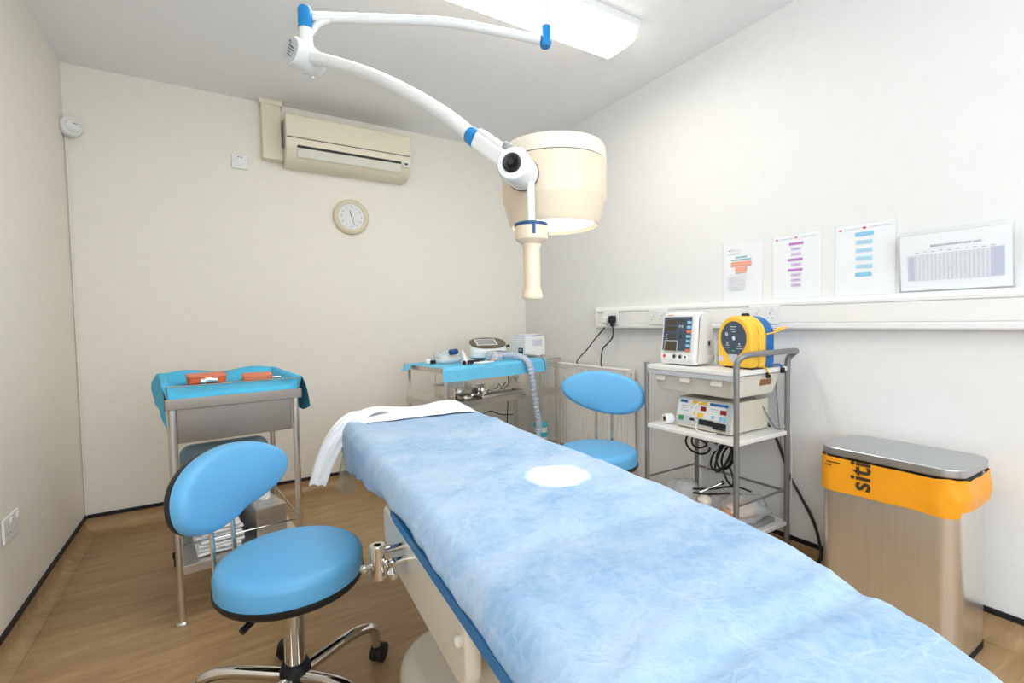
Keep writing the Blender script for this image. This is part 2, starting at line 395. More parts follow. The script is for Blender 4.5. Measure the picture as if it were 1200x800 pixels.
def foot_w(Y):
    for (a, p), (c, q) in zip(FW, FW[1:]):
        if Y <= c: return p + (q-p)*max(0, (Y-a))/(c-a)
    return 0.292
# mattress, a rounded slab under the sheet
mo = []
NV = 60
vs_ = [0.5-0.5*math.cos(PI*k/NV) for k in range(NV+1)]
for v in vs_:
    y, w = bedrow(v, 0.272, 0.945, 0.10, 0.16); mo.append((min(w, max(0.02, foot_w(y+1.06)-0.022)), y))
for v in reversed(vs_):
    y, w = bedrow(v, 0.272, 0.945, 0.10, 0.16); mo.append((-w, y))
make('mattress', MB().prism(mo, 0.655, 0.715, mtx=BM_), 'mattress', bed, 'blue vinyl mattress')
make('mattress_deck', MB().prism([(x*(1.075 - 0.12*min(1, max(0, (y-0.08)/0.15))), y*0.985) for x, y in mo], 0.648, 0.670, mtx=BM_), 'mattress', bed)
def side_panel(x, y0, y1, z0, z1, th):
    # outline in (y, z) with rounded lower corners
    ra = min(0.11, (z1-z0)*0.62); rb = min(0.06, (z1-z0)*0.4)
    o = [(y1-0.012, z1), (y1, z1-0.012)]
    for k in range(7):
        a = R(-90*k/6); o.append((y1-ra+ra*math.cos(a), z0+ra+ra*math.sin(a)))
    for k in range(7):
        a = R(270-90*k/6); o.append((y0+rb+rb*math.cos(a), z0+rb+rb*math.sin(a)))
    for k in range(5):
        a = R(180-90*k/4); o.append((y0+0.02+0.02*math.cos(a), z1-0.02+0.02*math.sin(a)))
    b = MB().prism([(a, c) for a, c in o], -th/2, th/2, bev=0.012)
    b.bm.transform(BM_ @ Matrix(((0, 0, 1, x), (1, 0, 0, 0), (0, 1, 0, 0), (0, 0, 0, 1)))); return b
for sx in (-1, 1):
    make('side_panel', side_panel(sx*0.272, -0.405, 0.19, 0.515, 0.646, 0.030), 'bedcream', bed)
    make('side_panel', side_panel(sx*0.15, -0.92, -0.46, 0.560, 0.630, 0.16), 'bedcream', bed)
    kb = MB().lathe([(0, 0), (0.008, 0), (0.010, 0.004), (0.010, 0.010), (0.006, 0.014), (0, 0.015)], (0, 0, 0), 20, axis=(sx, 0, 0))
    kb.bm.transform(BM_ @ Matrix.Translation((sx*0.284, -0.380, 0.608))); make('locking_knob', kb, 'bedcream', bed)
und = MB().box((0, -0.12, 0.52), (0.46, 0.60, 0.12), bev=0.02); und.bm.transform(BM_); make('under_frame', und, 'bedcream', bed)
hd = MB().box((0, 0.52, 0.59), (0.44, 0.72, 0.05), bev=0.015); hd.bm.transform(BM_); make('head_frame', hd, 'bedcream', bed)
col = MB().prism(rrect(0.26, 0.34, 0.06), 0.12, 0.50, bev=0.0, mtx=BM_ @ Matrix.Translation((0.02, -0.08, 0))); make('lift_column', col, 'bedcream', bed)
bs = MB().prism(rrect(0.50, 0.66, 0.16, 10), 0.012, 0.178, bev=0.05, mtx=BM_ @ Matrix.Translation((0.0, 0.02, 0))); make('base_cover', bs, 'bedcream', bed)
bp_ = MB().prism(rrect(0.46, 0.92, 0.08, 6), 0.0, 0.03, mtx=BM_ @ Matrix.Translation((0.02, -0.1, 0))); make('base_plate', bp_, 'steel', bed)
# side clamp on the left panel
cl = MB()
cx, cy, cz = 0.283, 1.045, 0.605
cl.lathe([(0.008, 0.038), (0.016, 0.038), (0.0175, 0.034), (0.0175, -0.034), (0.0155, -0.038), (0, -0.038)], (cx, cy, cz), 28)
cl.lathe([(0.008, 0.038), (0.008, 0.012), (0, 0.012)], (cx, cy, cz), 20, mi=1)
cl.cyl((cx+0.008, cy+0.014, cz+0.014), (cx+0.085, cy+0.016, cz+0.012), 0.0085, seg=18)
cl.cyl((cx+0.008, cy-0.010, cz-0.006), (cx+0.085, cy-0.008, cz-0.008), 0.0095, seg=18)
cl.lathe([(0, -0.026), (0.010, -0.024), (0.013, -0.012), (0.006, 0.0), (0.013, 0.012), (0, 0.022)], (cx+0.025, cy-0.022, cz-0.010), 18, axis=(0, 0.2, 1))
cl.cyl((cx-0.015, cy-0.004, cz-0.004), (cx-0.029, cy-0.008, cz-0.004), 0.005, seg=14)
cl.lathe([(0, -0.009), (0.007, -0.006), (0.009, 0), (0.007, 0.006), (0, 0.009)], (cx-0.033, cy-0.008, cz-0.004), 18)
make('rail_clamp', cl, ['chrome', 'black'], bed, 'chrome rail clamp with round socket')

# sheet over the table
def sheet_fn():
    mb = MB(); NU, NR = 64, 150
    HW, HL = 0.292, 0.985
    vv = [0.5-0.5*math.cos(PI*k/NR)*1.0 for k in range(NR+1)]
    vv = [0.6*a + 0.4*(k/NR) for k, a in enumerate(vv)]
    def ztop(x, y):
        z = 0.742
        z += 0.006*nz(x*3, y*3, 1.3) + 0.004*nz(x*9, y*9, 4.1)
        cr = abs(math.sin(x*9 + 2.2*nz(x*3, y*3, 7.7) + y*2.0)); z += 0.004*max(0, 1-cr*5)
        cr = abs(math.sin(y*6.5 + 2.6*nz(x*2.5, y*2.5, 2.7) - x*2.0)); z += 0.004*max(0, 1-cr*5)
        z -= 0.0045*math.exp(-((y+0.39+0.01*nz(x*6, 1))/0.012)**2) + 0.005*math.exp(-((y+0.74+0.01*nz(x*6, 5))/0.014)**2)      # hollow where the leg section joins
        z += 0.006*math.exp(-((y+0.58)/0.10)**2)
        return z
    def edge_drop(t): return -0.035*max(0, (t-0.86)/0.14)**2.2
    g = []
    for v in vv:
        y, w = bedrow(v, HW, HL, 0.13, 0.24)
        row = []
        wr = min(w, foot_w(y + 1.06))
        for i in range(NU+1):
            s = -1 + 2*i/NU; s = math.sin(s*PI/2)*0.5 + s*0.5
            e = max(abs(s), abs(y/HL)**1 if abs(y) > HL*0.9 else abs(s))
            ed = edge_drop(abs(s)) + (-0.03*max(0, (abs(y)-HL*0.94)/(HL*0.06))**2)*(1-abs(s)**6)
            xs = s*(w if s < 0 else wr); row.append(mb.bm.verts.new((xs, y, ztop(xs, y) + ed)))
        g.append(row)
    for a in range(NR):
        for i in range(NU): mb.bm.faces.new((g[a][i], g[a][i+1], g[a+1][i+1], g[a+1][i]))
    # boundary loop, then hanging skirt
    loop = [g[0][i] for i in range(NU+1)] + [g[a][NU] for a in range(1, NR+1)] + [g[NR][i] for i in range(NU-1, -1, -1)] + [g[a][0] for a in range(NR-1, 0, -1)]
    n = len(loop)
    pos = [v.co.copy() for v in loop]
    nrm = []
    for k in range(n):
        t = pos[(k+2) % n] - pos[k-2]; t.z = 0; nn = Vector((t.y, -t.x, 0)); nn = nn.normalized() if nn.length > 1e-8 else Vector((0, -1, 0)); nrm.append(nn)
    prev = loop
    NS = 12
    for sidx in range(1, NS+1):
        q = sidx/NS; cur = []
        for k in range(n):
            p = pos[k]; x, y = p.x, p.y
            arc = k*0.02
            foot = min(1.0, max(0.0, (-y-0.5)/0.3))
            length = (0.032 + 0.070*min(1, max(0, (y-0.10)/0.5)) if x < 0 else 0.066) + 0.014*nz(x*5, y*3, 9.0) + 0.010*nz(x*14, y*9, 5.0) + (0.02 if y > 0.7 and x < 0 else 0) + (0.012 if x < 0 else 0.03)*foot
            out = 0.005*math.sin(min(1, q*2.2)*PI/2) + q*(0.005*nz(x*10, y*10, q*1.5) + 0.006*nz(x*25, y*25, 2+q)) + q*0.004*foot
            if q > 0.6: out -= 0.010*(q-0.6)/0.4
            z = p.z - length*q
            c = Vector((p.x, p.y, 0)) + nrm[k]*out; c.z = z
            cur.append(mb.bm.verts.new(c))
        for k in range(n): mb.bm.faces.new((prev[k], prev[(k+1) % n], cur[(k+1) % n], cur[k]))
        prev = cur
    mb.bm.transform(BM_)
    return mb
sh = make('disposable_sheet', sheet_fn(), 'sheet', ang=80)
tag(sh, 'pale blue crinkled nonwoven sheet covering the operating table', 'sheet')

# white paper over the head end with one corner hanging down on the left
def paper_head():
    mb = MB()
    def f(a, b):
        # a across (left -> right), b along (towards the head end and over it)
        s = a*2-1
        y = 0.80 + 0.245*b
        if b < 0.15: y += 0.018*nz(a*6, 3.0)
        w = 0.262
        x = s*w + 0.015
        z = 0.747 + 0.008*min(1, b*4) + 0.003*nz(x*7, y*9) + 0.022*max(0, (b-0.1))*(1+0.6*math.sin(a*9))*(1-abs(s)**4)
        t = abs(s)
        if t > 0.8: z -= 0.025*((t-0.8)/0.2)**2
        if b > 0.78: z -= 0.10*((b-0.78)/0.22)**1.6
        y -= 0.03*max(0, t-0.75)/0.25*b
        return BM_ @ Vector((x, y, z))
    mb.grid(f, 48, 30)
    return mb
pp = thing('paper_towel', 'white paper towel laid over the head end of the operating table, one corner hanging', 'paper towel', (0.70, 2.0, 0.75))
make('pillow_paper', paper_head(), 'sheetpaper', pp, ang=80)
tl = MB()
TP = spline([Vector(p) for p in [(0.56, 1.985, 0.772), (0.475, 1.965, 0.766), (0.395, 1.955, 0.705), (0.340, 1.95, 0.610), (0.305, 1.945, 0.515)]], 8)
def tailf(a, b):
    k = b*(len(TP)-1); i0 = min(int(k), len(TP)-2); p = TP[i0].lerp(TP[i0+1], k-i0)
    w = 0.092*(1-0.42*b)
    p = p + Vector((0.72, -0.66, 0))*(a-0.5)*2*w*0.72
    f = 0.007*math.sin(a*15 + b*3)*min(1, b*3) + 0.006*nz(a*5, b*7, 2); p.y += f; p.x += f*0.6; p.z += 0.004*nz(a*6, b*6, 8); return p
tl.grid(tailf, 20, 26)
make('hanging_corner', tl, 'sheetpaper', pp, ang=80)
gf = MB()
def gff(a, b):
    p = Vector((0.405, 1.90, 0.70)).lerp(Vector((0.475, 1.98, 0.72)), a).lerp(Vector((0.365, 1.90, 0.51)).lerp(Vector((0.455, 1.97, 0.47)), a), b)
    p.z -= 0.03*math.sin(a*PI)*b; p.y += 0.012*nz(a*5, b*6, 4); return p
gf.grid(gff, 14, 18)
tag(make('plastic_sheet', gf, 'greenfilm', ang=80), 'greenish clear plastic film hanging below the head end of the operating table', 'plastic sheet')

# ------------------------------------------------------------------ ceiling luminaires
def luminaire(name, label, x0, x1, y0, y1, dm):
    t = thing(name, label, 'ceiling light', ((x0+x1)/2, (y0+y1)/2, ZC-0.1))
    make('housing', MB().box(((x0+x1)/2, (y0+y1)/2, ZC-0.018), (x1-x0, y1-y0, 0.036), bev=0.004), 'white', t)
    b = MB(); xm, ym = (x0+x1)/2, (y0+y1)/2; hx, hy = (x1-x0)/2, (y1-y0)/2
    lv = [(1.0, 1.0, ZC-0.036), (1.0, 1.0, ZC-0.052), (0.992, 0.93, ZC-0.080), (0.972, 0.72, ZC-0.100), (0.965, 0.60, ZC-0.102)]
    rows = []
    for fx, fy, z in lv:
        rows.append([b.bm.verts.new((xm+px, ym+py, z)) for px, py in rrect(2*(hx-0.004)*fx, 2*(hy-0.004)*fy, 0.025, 5)])
    for p, q in zip(rows, rows[1:]):
        n = len(p)
        for k in range(n): b.bm.faces.new((p[k], p[(k+1) % n], q[(k+1) % n], q[k]))
    for f in b.bm.faces:
        if min(v.co.z for v in f.verts) > ZC-0.09: f.material_index = 1
    b.bm.faces.new(rows[-1]); b.bm.faces.new(list(reversed(rows[0]))).material_index = 1
    make('diffuser', b, [dm, 'diffside'], t, 'glowing prismatic diffuser', ang=50)
    return t
luminaire('ceiling_light', 'long lit fluorescent ceiling light with a white diffuser above the lamp arm', 0.26, 1.765, 1.655, 1.885, 'diffuser')
luminaire('ceiling_light', 'unseen fluorescent ceiling light added behind the camera for fill', 0.0, 1.5, -0.95, -0.72, 'diff_rear_fill')  # out of view, added to give the room enough light

# ------------------------------------------------------------------ operating lamp
lamp = thing('operating_lamp', 'white and cream ceiling-mounted operating lamp on a jointed arm with blue collars, over the table', 'operating lamp', (1.043, 1.429, ZC))
tx, ty = 1.043, 1.429
make('ceiling_rose', MB().lathe([(0, 0), (0.085, 0), (0.085, -0.03), (0.07, -0.05), (0.018, -0.055), (0, -0.055)], (tx, ty, ZC), 40), 'lampwhite', lamp)
make('ceiling_tube', MB().cyl((tx, ty, ZC-0.05), (tx, ty, 2.175), 0.0155, seg=24), 'lampwhite', lamp)
eb = MB().rings([(Vector((tx, ty, 2.182)), 0.0185), (Vector((tx, ty, 2.125)), 0.0195)], 24)
eb.lathe([(0, 0.0), (0.016, 0.0), (0.020, 0.006), (0.020, 0.02)], (tx-0.002, ty+0.001, 2.112), 24)
make('blue_elbow', eb, 'blueplas', lamp, 'bright blue elbow collar')
a1 = [(tx-0.02, ty+0.01, 2.136), (0.903, 1.492, 2.155), (0.707, 1.566, 2.170), (0.494, 1.65, 2.160), (0.30, 1.716, 2.142)]
make('upper_arm', MB().tube(a1, 0.0155, 20, n=10), 'lampwhite', lamp)
gus = MB().tube([(0.352, 1.697, 2.137), (0.318, 1.706, 2.118), (0.295, 1.711, 2.085)], lambda t: 0.008+0.004*t, 12, n=8)
make('gusset', gus, 'lampwhite', lamp)
px_, py_ = 0.281, 1.712
make('elbow_post', MB().rings([(Vector((px_, py_, 2.14)), 0.021), (Vector((px_, py_, 2.055)), 0.0215), (Vector((px_, py_, 2.05)), 0.0235), (Vector((px_-0.002, py_-0.006, 1.965)), 0.0235), (Vector((px_-0.002, py_-0.006, 1.935)), 0.022)], 28), 'lampwhite', lamp)
make('elbow_cap', MB().lathe([(0.0215, 2.095), (0.023, 2.10), (0.023, 2.155), (0.020, 2.163), (0, 2.164)], (px_, py_, 0), 28), 'blueplas', lamp, 'bright blue post cap')
# shoulder knuckle: horizontal barrel, label disc towards the left
ax = Vector((-0.90, -0.42, 0.05)).normalized(); kc = Vector((0.270, 1.655, 1.973))
kn = MB(); kn.lathe([(0, -0.055), (0.026, -0.055), (0.034, -0.045), (0.041, -0.02), (0.043, 0.03), (0.043, 0.048), (0.040, 0.052), (0, 0.052)], kc, 36, axis=ax)
sh_ = make('shoulder_barrel', kn, 'lampwhite', lamp)
dk = MB(); dk.lathe([(0, 0.0525), (0.038, 0.0525), (0.038, 0.0535), (0, 0.0535)], kc, 36, axis=ax)
make('label_disc', dk, 'palegrey', lamp)
q = ax.to_track_quat('Z', 'Y').to_matrix().to_4x4(); wr = MB()
for i, (w, yy, xx) in enumerate([(0.030, 0.010, -0.002), (0.036, 0.002, 0.002), (0.020, -0.007, -0.004), (0.026, -0.014, 0.004)]):
    wr.box((xx, yy, 0), (w, 0.003 if i != 0 else 0.0045, 0.0006))
wr.tube([(-0.022, 0.018, 0), (-0.018, 0.024, 0), (-0.012, 0.020, 0), (-0.012, 0.014, 0)], 0.0012, 6)
wr.bm.transform(Matrix.Translation(kc + ax*0.0541) @ q @ Matrix.Rotation(R(-40), 4, 'Z'))
make('label_print', wr, 'darkp', lamp)
a2 = [(0.278, 1.640, 1.973), (0.378, 1.448, 1.872), (0.441, 1.263, 1.757), (0.494, 1.107, 1.644), (0.519, 0.997, 1.554)]
make('lower_arm', MB().tube(a2, lambda t: 0.0215 - 0.004*min(1, t*4), 20, n=10), 'lampwhite', lamp)
d2 = (Vector(a2[-1])-Vector(a2[-2])).normalized(); e2 = Vector(a2[-1])
make('blue_collar', MB().cyl(e2 - d2*0.012, e2 + d2*0.012, 0.0205, seg=28), 'blueplas', lamp, 'bright blue arm collar')
# clevis from the collar to the yoke barrel
kq = Vector((0.556, 0.868, 1.452)); va = Vector((-0.74, -0.67, -0.02)).normalized()
dd = (kq - e2).normalized(); side = dd.cross(Vector((0, 0, 1))).normalized(); upv = side.cross(dd).normalized()
Lq = (kq-e2).length
mtx = Matrix(((dd.x, side.x, upv.x, e2.x), (dd.y, side.y, upv.y, e2.y), (dd.z, side.z, upv.z, e2.z), (0, 0, 0, 1)))
cv = MB(); cv.box((Lq*0.48+0.006, 0, 0), (Lq*0.90, 0.034, 0.040), bev=0.010, seg=3)
cv.box((Lq*0.36, 0, 0.021), (Lq*0.55, 0.028, 0.012), bev=0.005)
cv.bm.transform(mtx); make('clevis', cv, 'lampwhite', lamp)
cs = MB(); cs.lathe([(0, 0), (0.010, 0), (0.012, 0.004), (0.012, 0.012), (0.009, 0.016), (0, 0.017)], (0, 0, 0), 20); cs.bm.transform(mtx @ Matrix.Translation((Lq*0.66, 0, 0.018))); make('clevis_cap', cs, 'grey', lamp, 'grey end cap')
yb = MB(); yb.lathe([(0, -0.052), (0.030, -0.052), (0.034, -0.048), (0.036, -0.02), (0.036, 0.036), (0.031, 0.046), (0.022, 0.048), (0, 0.048)], kq, 40, axis=va)
make('yoke_barrel', yb, 'lampwhite', lamp)
yk = MB(); yk.lathe([(0.0345, -0.040), (0.0368, -0.039), (0.0368, -0.037), (0.0345, -0.036)], kq, 40, axis=va); make('barrel_seam', yk, 'darkp', lamp)
kb = MB(); kb.lathe([(0, 0.047), (0.0195, 0.047), (0.0195, 0.052), (0.016, 0.055), (0.008, 0.052), (0.008, 0.057), (0.006, 0.060), (0, 0.060)], kq, 32, axis=va); make('tension_knob', kb, 'black', lamp, 'black round tension knob')
# head
hx, hy = 0.713, 0.953
make('lamp_head', MB().lathe([(0.096, 1.366), (0.104, 1.358), (0.110, 1.366), (0.122, 1.415), (0.1265, 1.421), (0.1270, 1.50), (0.1262, 1.506)], (hx, hy, 0), 72), 'cream', lamp, 'cream bucket-shaped lamp housing')
make('head_lid', MB().lathe([(0.1255, 1.5085), (0.1265, 1.511), (0.1255, 1.535), (0.121, 1.545), (0.108, 1.548), (0, 1.551)], (hx, hy, 0), 72), 'lidcream', lamp)
make('head_seam', MB().lathe([(0.1235, 1.5055), (0.1243, 1.5055), (0.1243, 1.509), (0.1235, 1.509)], (hx, hy, 0), 72), 'darkp', lamp)
make('lamp_lens', MB().lathe([(0, 1.367), (0.096, 1.367), (0.097, 1.369), (0, 1.374)], (hx, hy, 0), 64), 'lamplens', lamp, 'brightly lit round lens')
stub = MB().cyl(kq - va*0.045, Vector((hx, hy, 1.455)) + (kq-Vector((hx, hy, 1.455))).normalized()*0.118, 0.024, seg=28); make('head_stub', stub, 'lampwhite', lamp)
# handle hanging from the yoke
hxp, hyp = 0.578, 0.855
make('handle_rod', MB().cyl((hxp, hyp, 1.425), (hxp, hyp, 1.320), 0.0085, seg=20), 'lampwhite', lamp)
hc = MB(); hc.lathe([(0.0, 1.292), (0.022, 1.294), (0.034, 1.303), (0.0352, 1.310), (0.0352, 1.330), (0.033, 1.3325), (0, 1.333)], (hxp, hyp, 0), 40)
hcol = make('handle_collar', hc, 'cream', lamp)
hb = MB(); hb.lathe([(0.034, 1.3305), (0.0362, 1.331), (0.0362, 1.3365), (0.034, 1.338), (0.012, 1.3385), (0.012, 1.333)], (hxp, hyp, 0), 40)
for a in (-115, -20):
    hb.box((hxp+0.0355*math.cos(R(a)), hyp+0.0355*math.sin(R(a)), 1.322), (0.004, 0.0065, 0.022), R(a), bev=0.0015)
make('collar_trim', hb, 'navy', lamp, 'dark blue collar trim')
make('handle', MB().lathe([(0, 1.176), (0.020, 1.177), (0.0225, 1.181), (0.0215, 1.190), (0.0175, 1.203), (0.0175, 1.285), (0.022, 1.296), (0, 1.297)], (hxp, hyp, 0), 36), 'cream', lamp)

# ------------------------------------------------------------------ stools
def bean(waist, droop, n=72):
    o = []
    for k in range(n):
        t = 2*PI*k/n; c, s = math.cos(t), math.sin(t)
        ex = 2/2.25
        x = 0.222*math.copysign(abs(c)**ex, c); z = 0.114*math.copysign(abs(s)**ex, s)
        z *= 1 - 0.24*max(0, -x/0.222)**1.5; z -= droop*x/0.222          # one end droops, the other tapers
        if s < 0: z += waist*math.exp(-((x+0.05)/0.10)**2)*abs(s) # shallow waist underneath
        o.append((x, z))
    return o
def pad_mesh(outl, th, rnd, curve, back=False):
    mb = MB(); rings = []
    K = 6
    lay = []
    if back: lay = [(0.0, 1.0), (0.012, 1.0), (0.017, 0.985), (0.020, 0.95)]
    else:
        lay = [(0.0, 0.97), (0.004, 1.0), (th-rnd, 1.0)]
        for k in range(1, K+1):
            a = PI/2*k/K; lay.append((th-rnd+rnd*math.sin(a), 1-0.20*(1-math.cos(a))))
        lay += [(th+0.006, 0.6), (th+0.009, 0.3)]
    for y, sc in lay:
        row = []
        for x, z in outl:
            X, Z = x*sc, z*sc
            if not back and sc < 1 and sc > 0.7:     # even inset on the long shape
                X = x - math.copysign(min(abs(x), (1-sc)*0.16), x) if abs(x) > 1e-6 else 0; Z = z*sc
            yy = y if not back else -y
            row.append(mb.bm.verts.new((X, yy + curve*X*X, Z)))
        rings.append(row)
    n = len(outl)
    for a, b in zip(rings, rings[1:]):
        for k in range(n): mb.bm.faces.new((a[k], a[(k+1) % n], b[(k+1) % n], b[k]))
    for row, rev in ((rings[0], True), (rings[-1], False)):
        c = mb.bm.verts.new(sum((v.co for v in row), Vector())/n)
        for k in range(n): mb.bm.faces.new((row[k], row[(k+1) % n], c))
    return mb
def stool(label, loc, zs, back_az, base_az, lever_az, zb, flip=False):
    t = thing('swivel_stool', label, 'stool', loc, 0, 'blue upholstered swivel stools')
    rs = 0.197
    L('seat', MB().lathe([(0, zs-0.075), (rs-0.004, zs-0.075), (rs, zs-0.070), (rs+0.001, zs-0.028), (rs-0.005, zs-0.012), (rs-0.018, zs-0.003), (rs-0.04, zs), (0.08, zs+0.004), (0, zs+0.005)], seg=80), 'vinyl', t, 'round bright blue vinyl seat')
    L('seat_rim', MB().lathe([(0, zs-0.098), (rs-0.02, zs-0.098), (rs-0.004, zs-0.090), (rs+0.0035, zs-0.078), (rs+0.003, zs-0.068), (rs-0.006, zs-0.066), (0, zs-0.066)], seg=80), 'black', t)
    hz = 0.116
    L('column', MB().lathe([(0.0, hz), (0.0285, hz), (0.0285, zs-0.17), (0.020, zs-0.16), (0.014, zs-0.158), (0.014, zs-0.097), (0, zs-0.097)], seg=32), 'chrome', t)
    L('mechanism', MB().box((0, 0, zs-0.112), (0.13, 0.13, 0.03), bev=0.008), 'black', t)
    la = R(lever_az); lp = Vector((math.cos(la), math.sin(la), 0))
    lv = MB().tube([lp*0.05 + Vector((0, 0, zs-0.115)), lp*0.13 + Vector((0, 0, zs-0.122)), lp*0.175 + Vector((0, 0, zs-0.132))], lambda q: 0.005+0.004*(q > 0.55), 10); L('lever', lv, 'black', t)
    # backrest
    ba = R(back_az); bv = Vector((math.cos(ba), math.sin(ba), 0)); rz = math.atan2(bv.x, -bv.y)   # local +y faces the sitter
    bc = bv*0.205 + Vector((0, 0, zb)); bm_ = Matrix.Translation(bc) @ Matrix.Rotation(rz, 4, 'Z') @ Matrix.Rotation(R(6), 4, 'X')
    ol = bean(0.004 if flip else 0.022, 0.022 if flip else 0.004)
    if flip: ol = [(-x, z) for x, z in reversed(ol)]
    pm = pad_mesh(ol, 0.048, 0.030, 0.55); pm.bm.transform(bm_); bk = L('backrest', pm, 'vinyl', t, 'kidney-shaped bright blue backrest')
    sm = pad_mesh([(x*0.99, z*0.99) for x, z in ol], 0, 0, 0.55, back=True); sm.bm.transform(bm_); shl = L('back_shell', sm, 'black', bk)
    for sx in (-0.042, 0.042):
        pt = bm_ @ Vector((sx, -0.022, -0.02)); pb = bm_ @ Vector((sx, -0.026, -0.20)); 
        side_ = (Matrix.Rotation(rz, 4, 'Z') @ Vector((sx, 0, 0)))
        e = bv*0.16 + side_; e.z = zs-0.135; e2_ = bv*0.05 + side_; e2_.z = zs-0.112
        pb.z = zs-0.10
        L('back_post', MB().tube([pt, (pt+pb)/2, pb, pb*0.45+e*0.55+Vector((0, 0, -0.008)), e, e2_], 0.0065, 12), 'chrome', t)
    # five-star base
    L('base_hub', MB().lathe([(0, hz-0.050), (0.030, hz-0.050), (0.040, hz-0.040), (0.043, hz-0.01), (0.043, hz+0.012), (0.036, hz+0.030), (0.027, hz+0.034), (0, hz+0.034)], seg=32), 'blackrub', t)
    for k in range(5):
        a = R(base_az + 72*k); v = Vector((math.cos(a), math.sin(a), 0))
        pts = [v*0.03 + Vector((0, 0, hz-0.005)), v*0.09 + Vector((0, 0, hz+0.008)), v*0.17 + Vector((0, 0, hz+0.022)), v*0.225 + Vector((0, 0, hz+0.020)), v*0.255 + Vector((0, 0, hz+0.002)), v*0.262 + Vector((0, 0, 0.062))]
        lg = L('leg', MB().tube(pts, lambda q: 0.0195-0.006*q, 16, n=7), 'chrome', t)
        cb = MB(); p = v*0.262; ca = a + R(35 + 50*k); f = Vector((math.cos(ca), math.sin(ca), 0)); sd = Vector((-f.y, f.x, 0))
        for s in (-1, 1):
            w0 = p + f*0.016 + sd*s*0.006; w1 = p + f*0.016 + sd*s*0.022
            cb.rings([(Vector((w0.x, w0.y, 0.027)), 0.0255), (Vector((w0.x, w0.y, 0.027)) + sd*s*0.002, 0.027), (Vector((w1.x, w1.y, 0.027)) - sd*s*0.003, 0.027), (Vector((w1.x, w1.y, 0.027)), 0.023)], 22)
        hood = [(math.cos(R(q_))*0.031, math.sin(R(q_))*0.031) for q_ in range(-10, 191, 20)]
        inner = [(x*0.86, z*0.86) for x, z in reversed(hood)]
        hm = Matrix(((f.x, sd.x, 0, p.x+f.x*0.016), (f.y, sd.y, 0, p.y+f.y*0.016), (0, 0, 1, 0.027), (0, 0, 0, 1))) @ Matrix(((1, 0, 0, 0), (0, 0, -1, 0), (0, 1, 0, 0), (0, 0, 0, 1)))
        hb_ = MB().prism(hood + inner, -0.020, 0.020, mtx=hm)
        cb.merge(hb_.bm)
        cb.cyl(p + Vector((0, 0, 0.046)), p + Vector((0, 0, 0.068)), 0.0095, seg=14)
        L('castor', cb, 'blackrub', lg)
    return t
stool('blue swivel stool standing in front of the left-hand steel trolley', (0.158, 1.505, 0), 0.477, 140.2, 14, -140, 0.668)
stool('blue swivel stool beyond the operating table, in front of the radiator', (1.60, 1.81, 0), 0.492, 38, 10, 200, 0.742, flip=True)

# ------------------------------------------------------------------ left steel trolley (origin at its front left foot)
LT = Matrix.Translation((-0.155, 2.185, 0)) @ Matrix.Rotation(R(5), 4, 'Z')
lt = thing('instrument_trolley', 'stainless steel drawer trolley by the left-hand wall, covered with a turquoise drape', 'trolley', (-0.155, 2.185, 0), R(5))
TW, TD = 0.428, 0.55
for i, (x, y) in enumerate([(0, 0), (TW, 0), (0, TD), (TW, TD)]):
    cast = y > 0
    lg = MB().cyl((x, y, 0.075 if cast else 0.012), (x, y, 0.835), 0.0125, seg=20)
    o = L('leg', lg, 'steel', lt)
    if cast:
        cb = MB(); cb.cyl((x-0.012, y+0.012, 0.028), (x+0.012, y+0.012, 0.028), 0.028, seg=22); cb.box((x, y+0.006, 0.055), (0.034, 0.034, 0.03), bev=0.006); cb.cyl((x, y, 0.06), (x, y, 0.08), 0.009, seg=14)
        L('castor', cb, 'blackrub', o)
    else:
        L('foot', MB().lathe([(0, 0), (0.021, 0), (0.021, 0.006), (0.014, 0.012), (0.0125, 0.02), (0, 0.02)], (x, y, 0), 22), 'steel', o)
rim = MB()
rim.box((TW/2, -0.012, 0.842), (TW+0.05, 0.006, 0.040), bev=0.002); rim.box((TW/2, TD+0.012, 0.842), (TW+0.05, 0.006, 0.040), bev=0.002)
rim.box((-0.022, TD/2, 0.842), (0.006, TD+0.03, 0.040), bev=0.002); rim.box((TW+0.022, TD/2, 0.842), (0.006, TD+0.03, 0.040), bev=0.002)
rim.box((TW/2, TD/2, 0.832), (TW+0.04, TD+0.02, 0.008)); L('top_tray', rim, 'steeldark', lt)
gr = MB()
zr = 0.908
P4 = [(-0.015, -0.006), (TW+0.015, -0.006), (TW+0.015, TD+0.006), (-0.015, TD+0.006)]
gr.tube([(a, b, zr) for a, b in P4], 0.0024, 8, smooth=False, closed=True)
for a, b in P4: gr.cyl((a, b, 0.84), (a, b, zr), 0.0024, seg=8)
L('guard_rail', gr, 'steeldark', lt)
dr = MB(); dr.box((TW/2, TD/2+0.004, 0.756), (TW-0.024, TD-0.02, 0.136), bev=0.002); dw = L('drawer', dr, 'steeldark', lt, 'brushed steel drawer')
sh_z = 0.215
sb = MB(); sb.box((TW/2, TD/2, sh_z), (TW+0.01, TD+0.01, 0.012), bev=0.002); sb.box((TW/2, -0.004, sh_z-0.010), (TW, 0.004, 0.03)); L('lower_shelf', sb, 'steelh', lt)
sr = MB()
for z in (0.300,):
    for (a, b), (c_, d_) in (((0, 0), (TW, 0)), ((TW, 0), (TW, TD)), ((TW, TD), (0, TD)), ((0, TD), (0, 0))): sr.cyl((a, b, z), (c_, d_, z), 0.0032, seg=8)
L('shelf_rail', sr, 'chrome', lt)
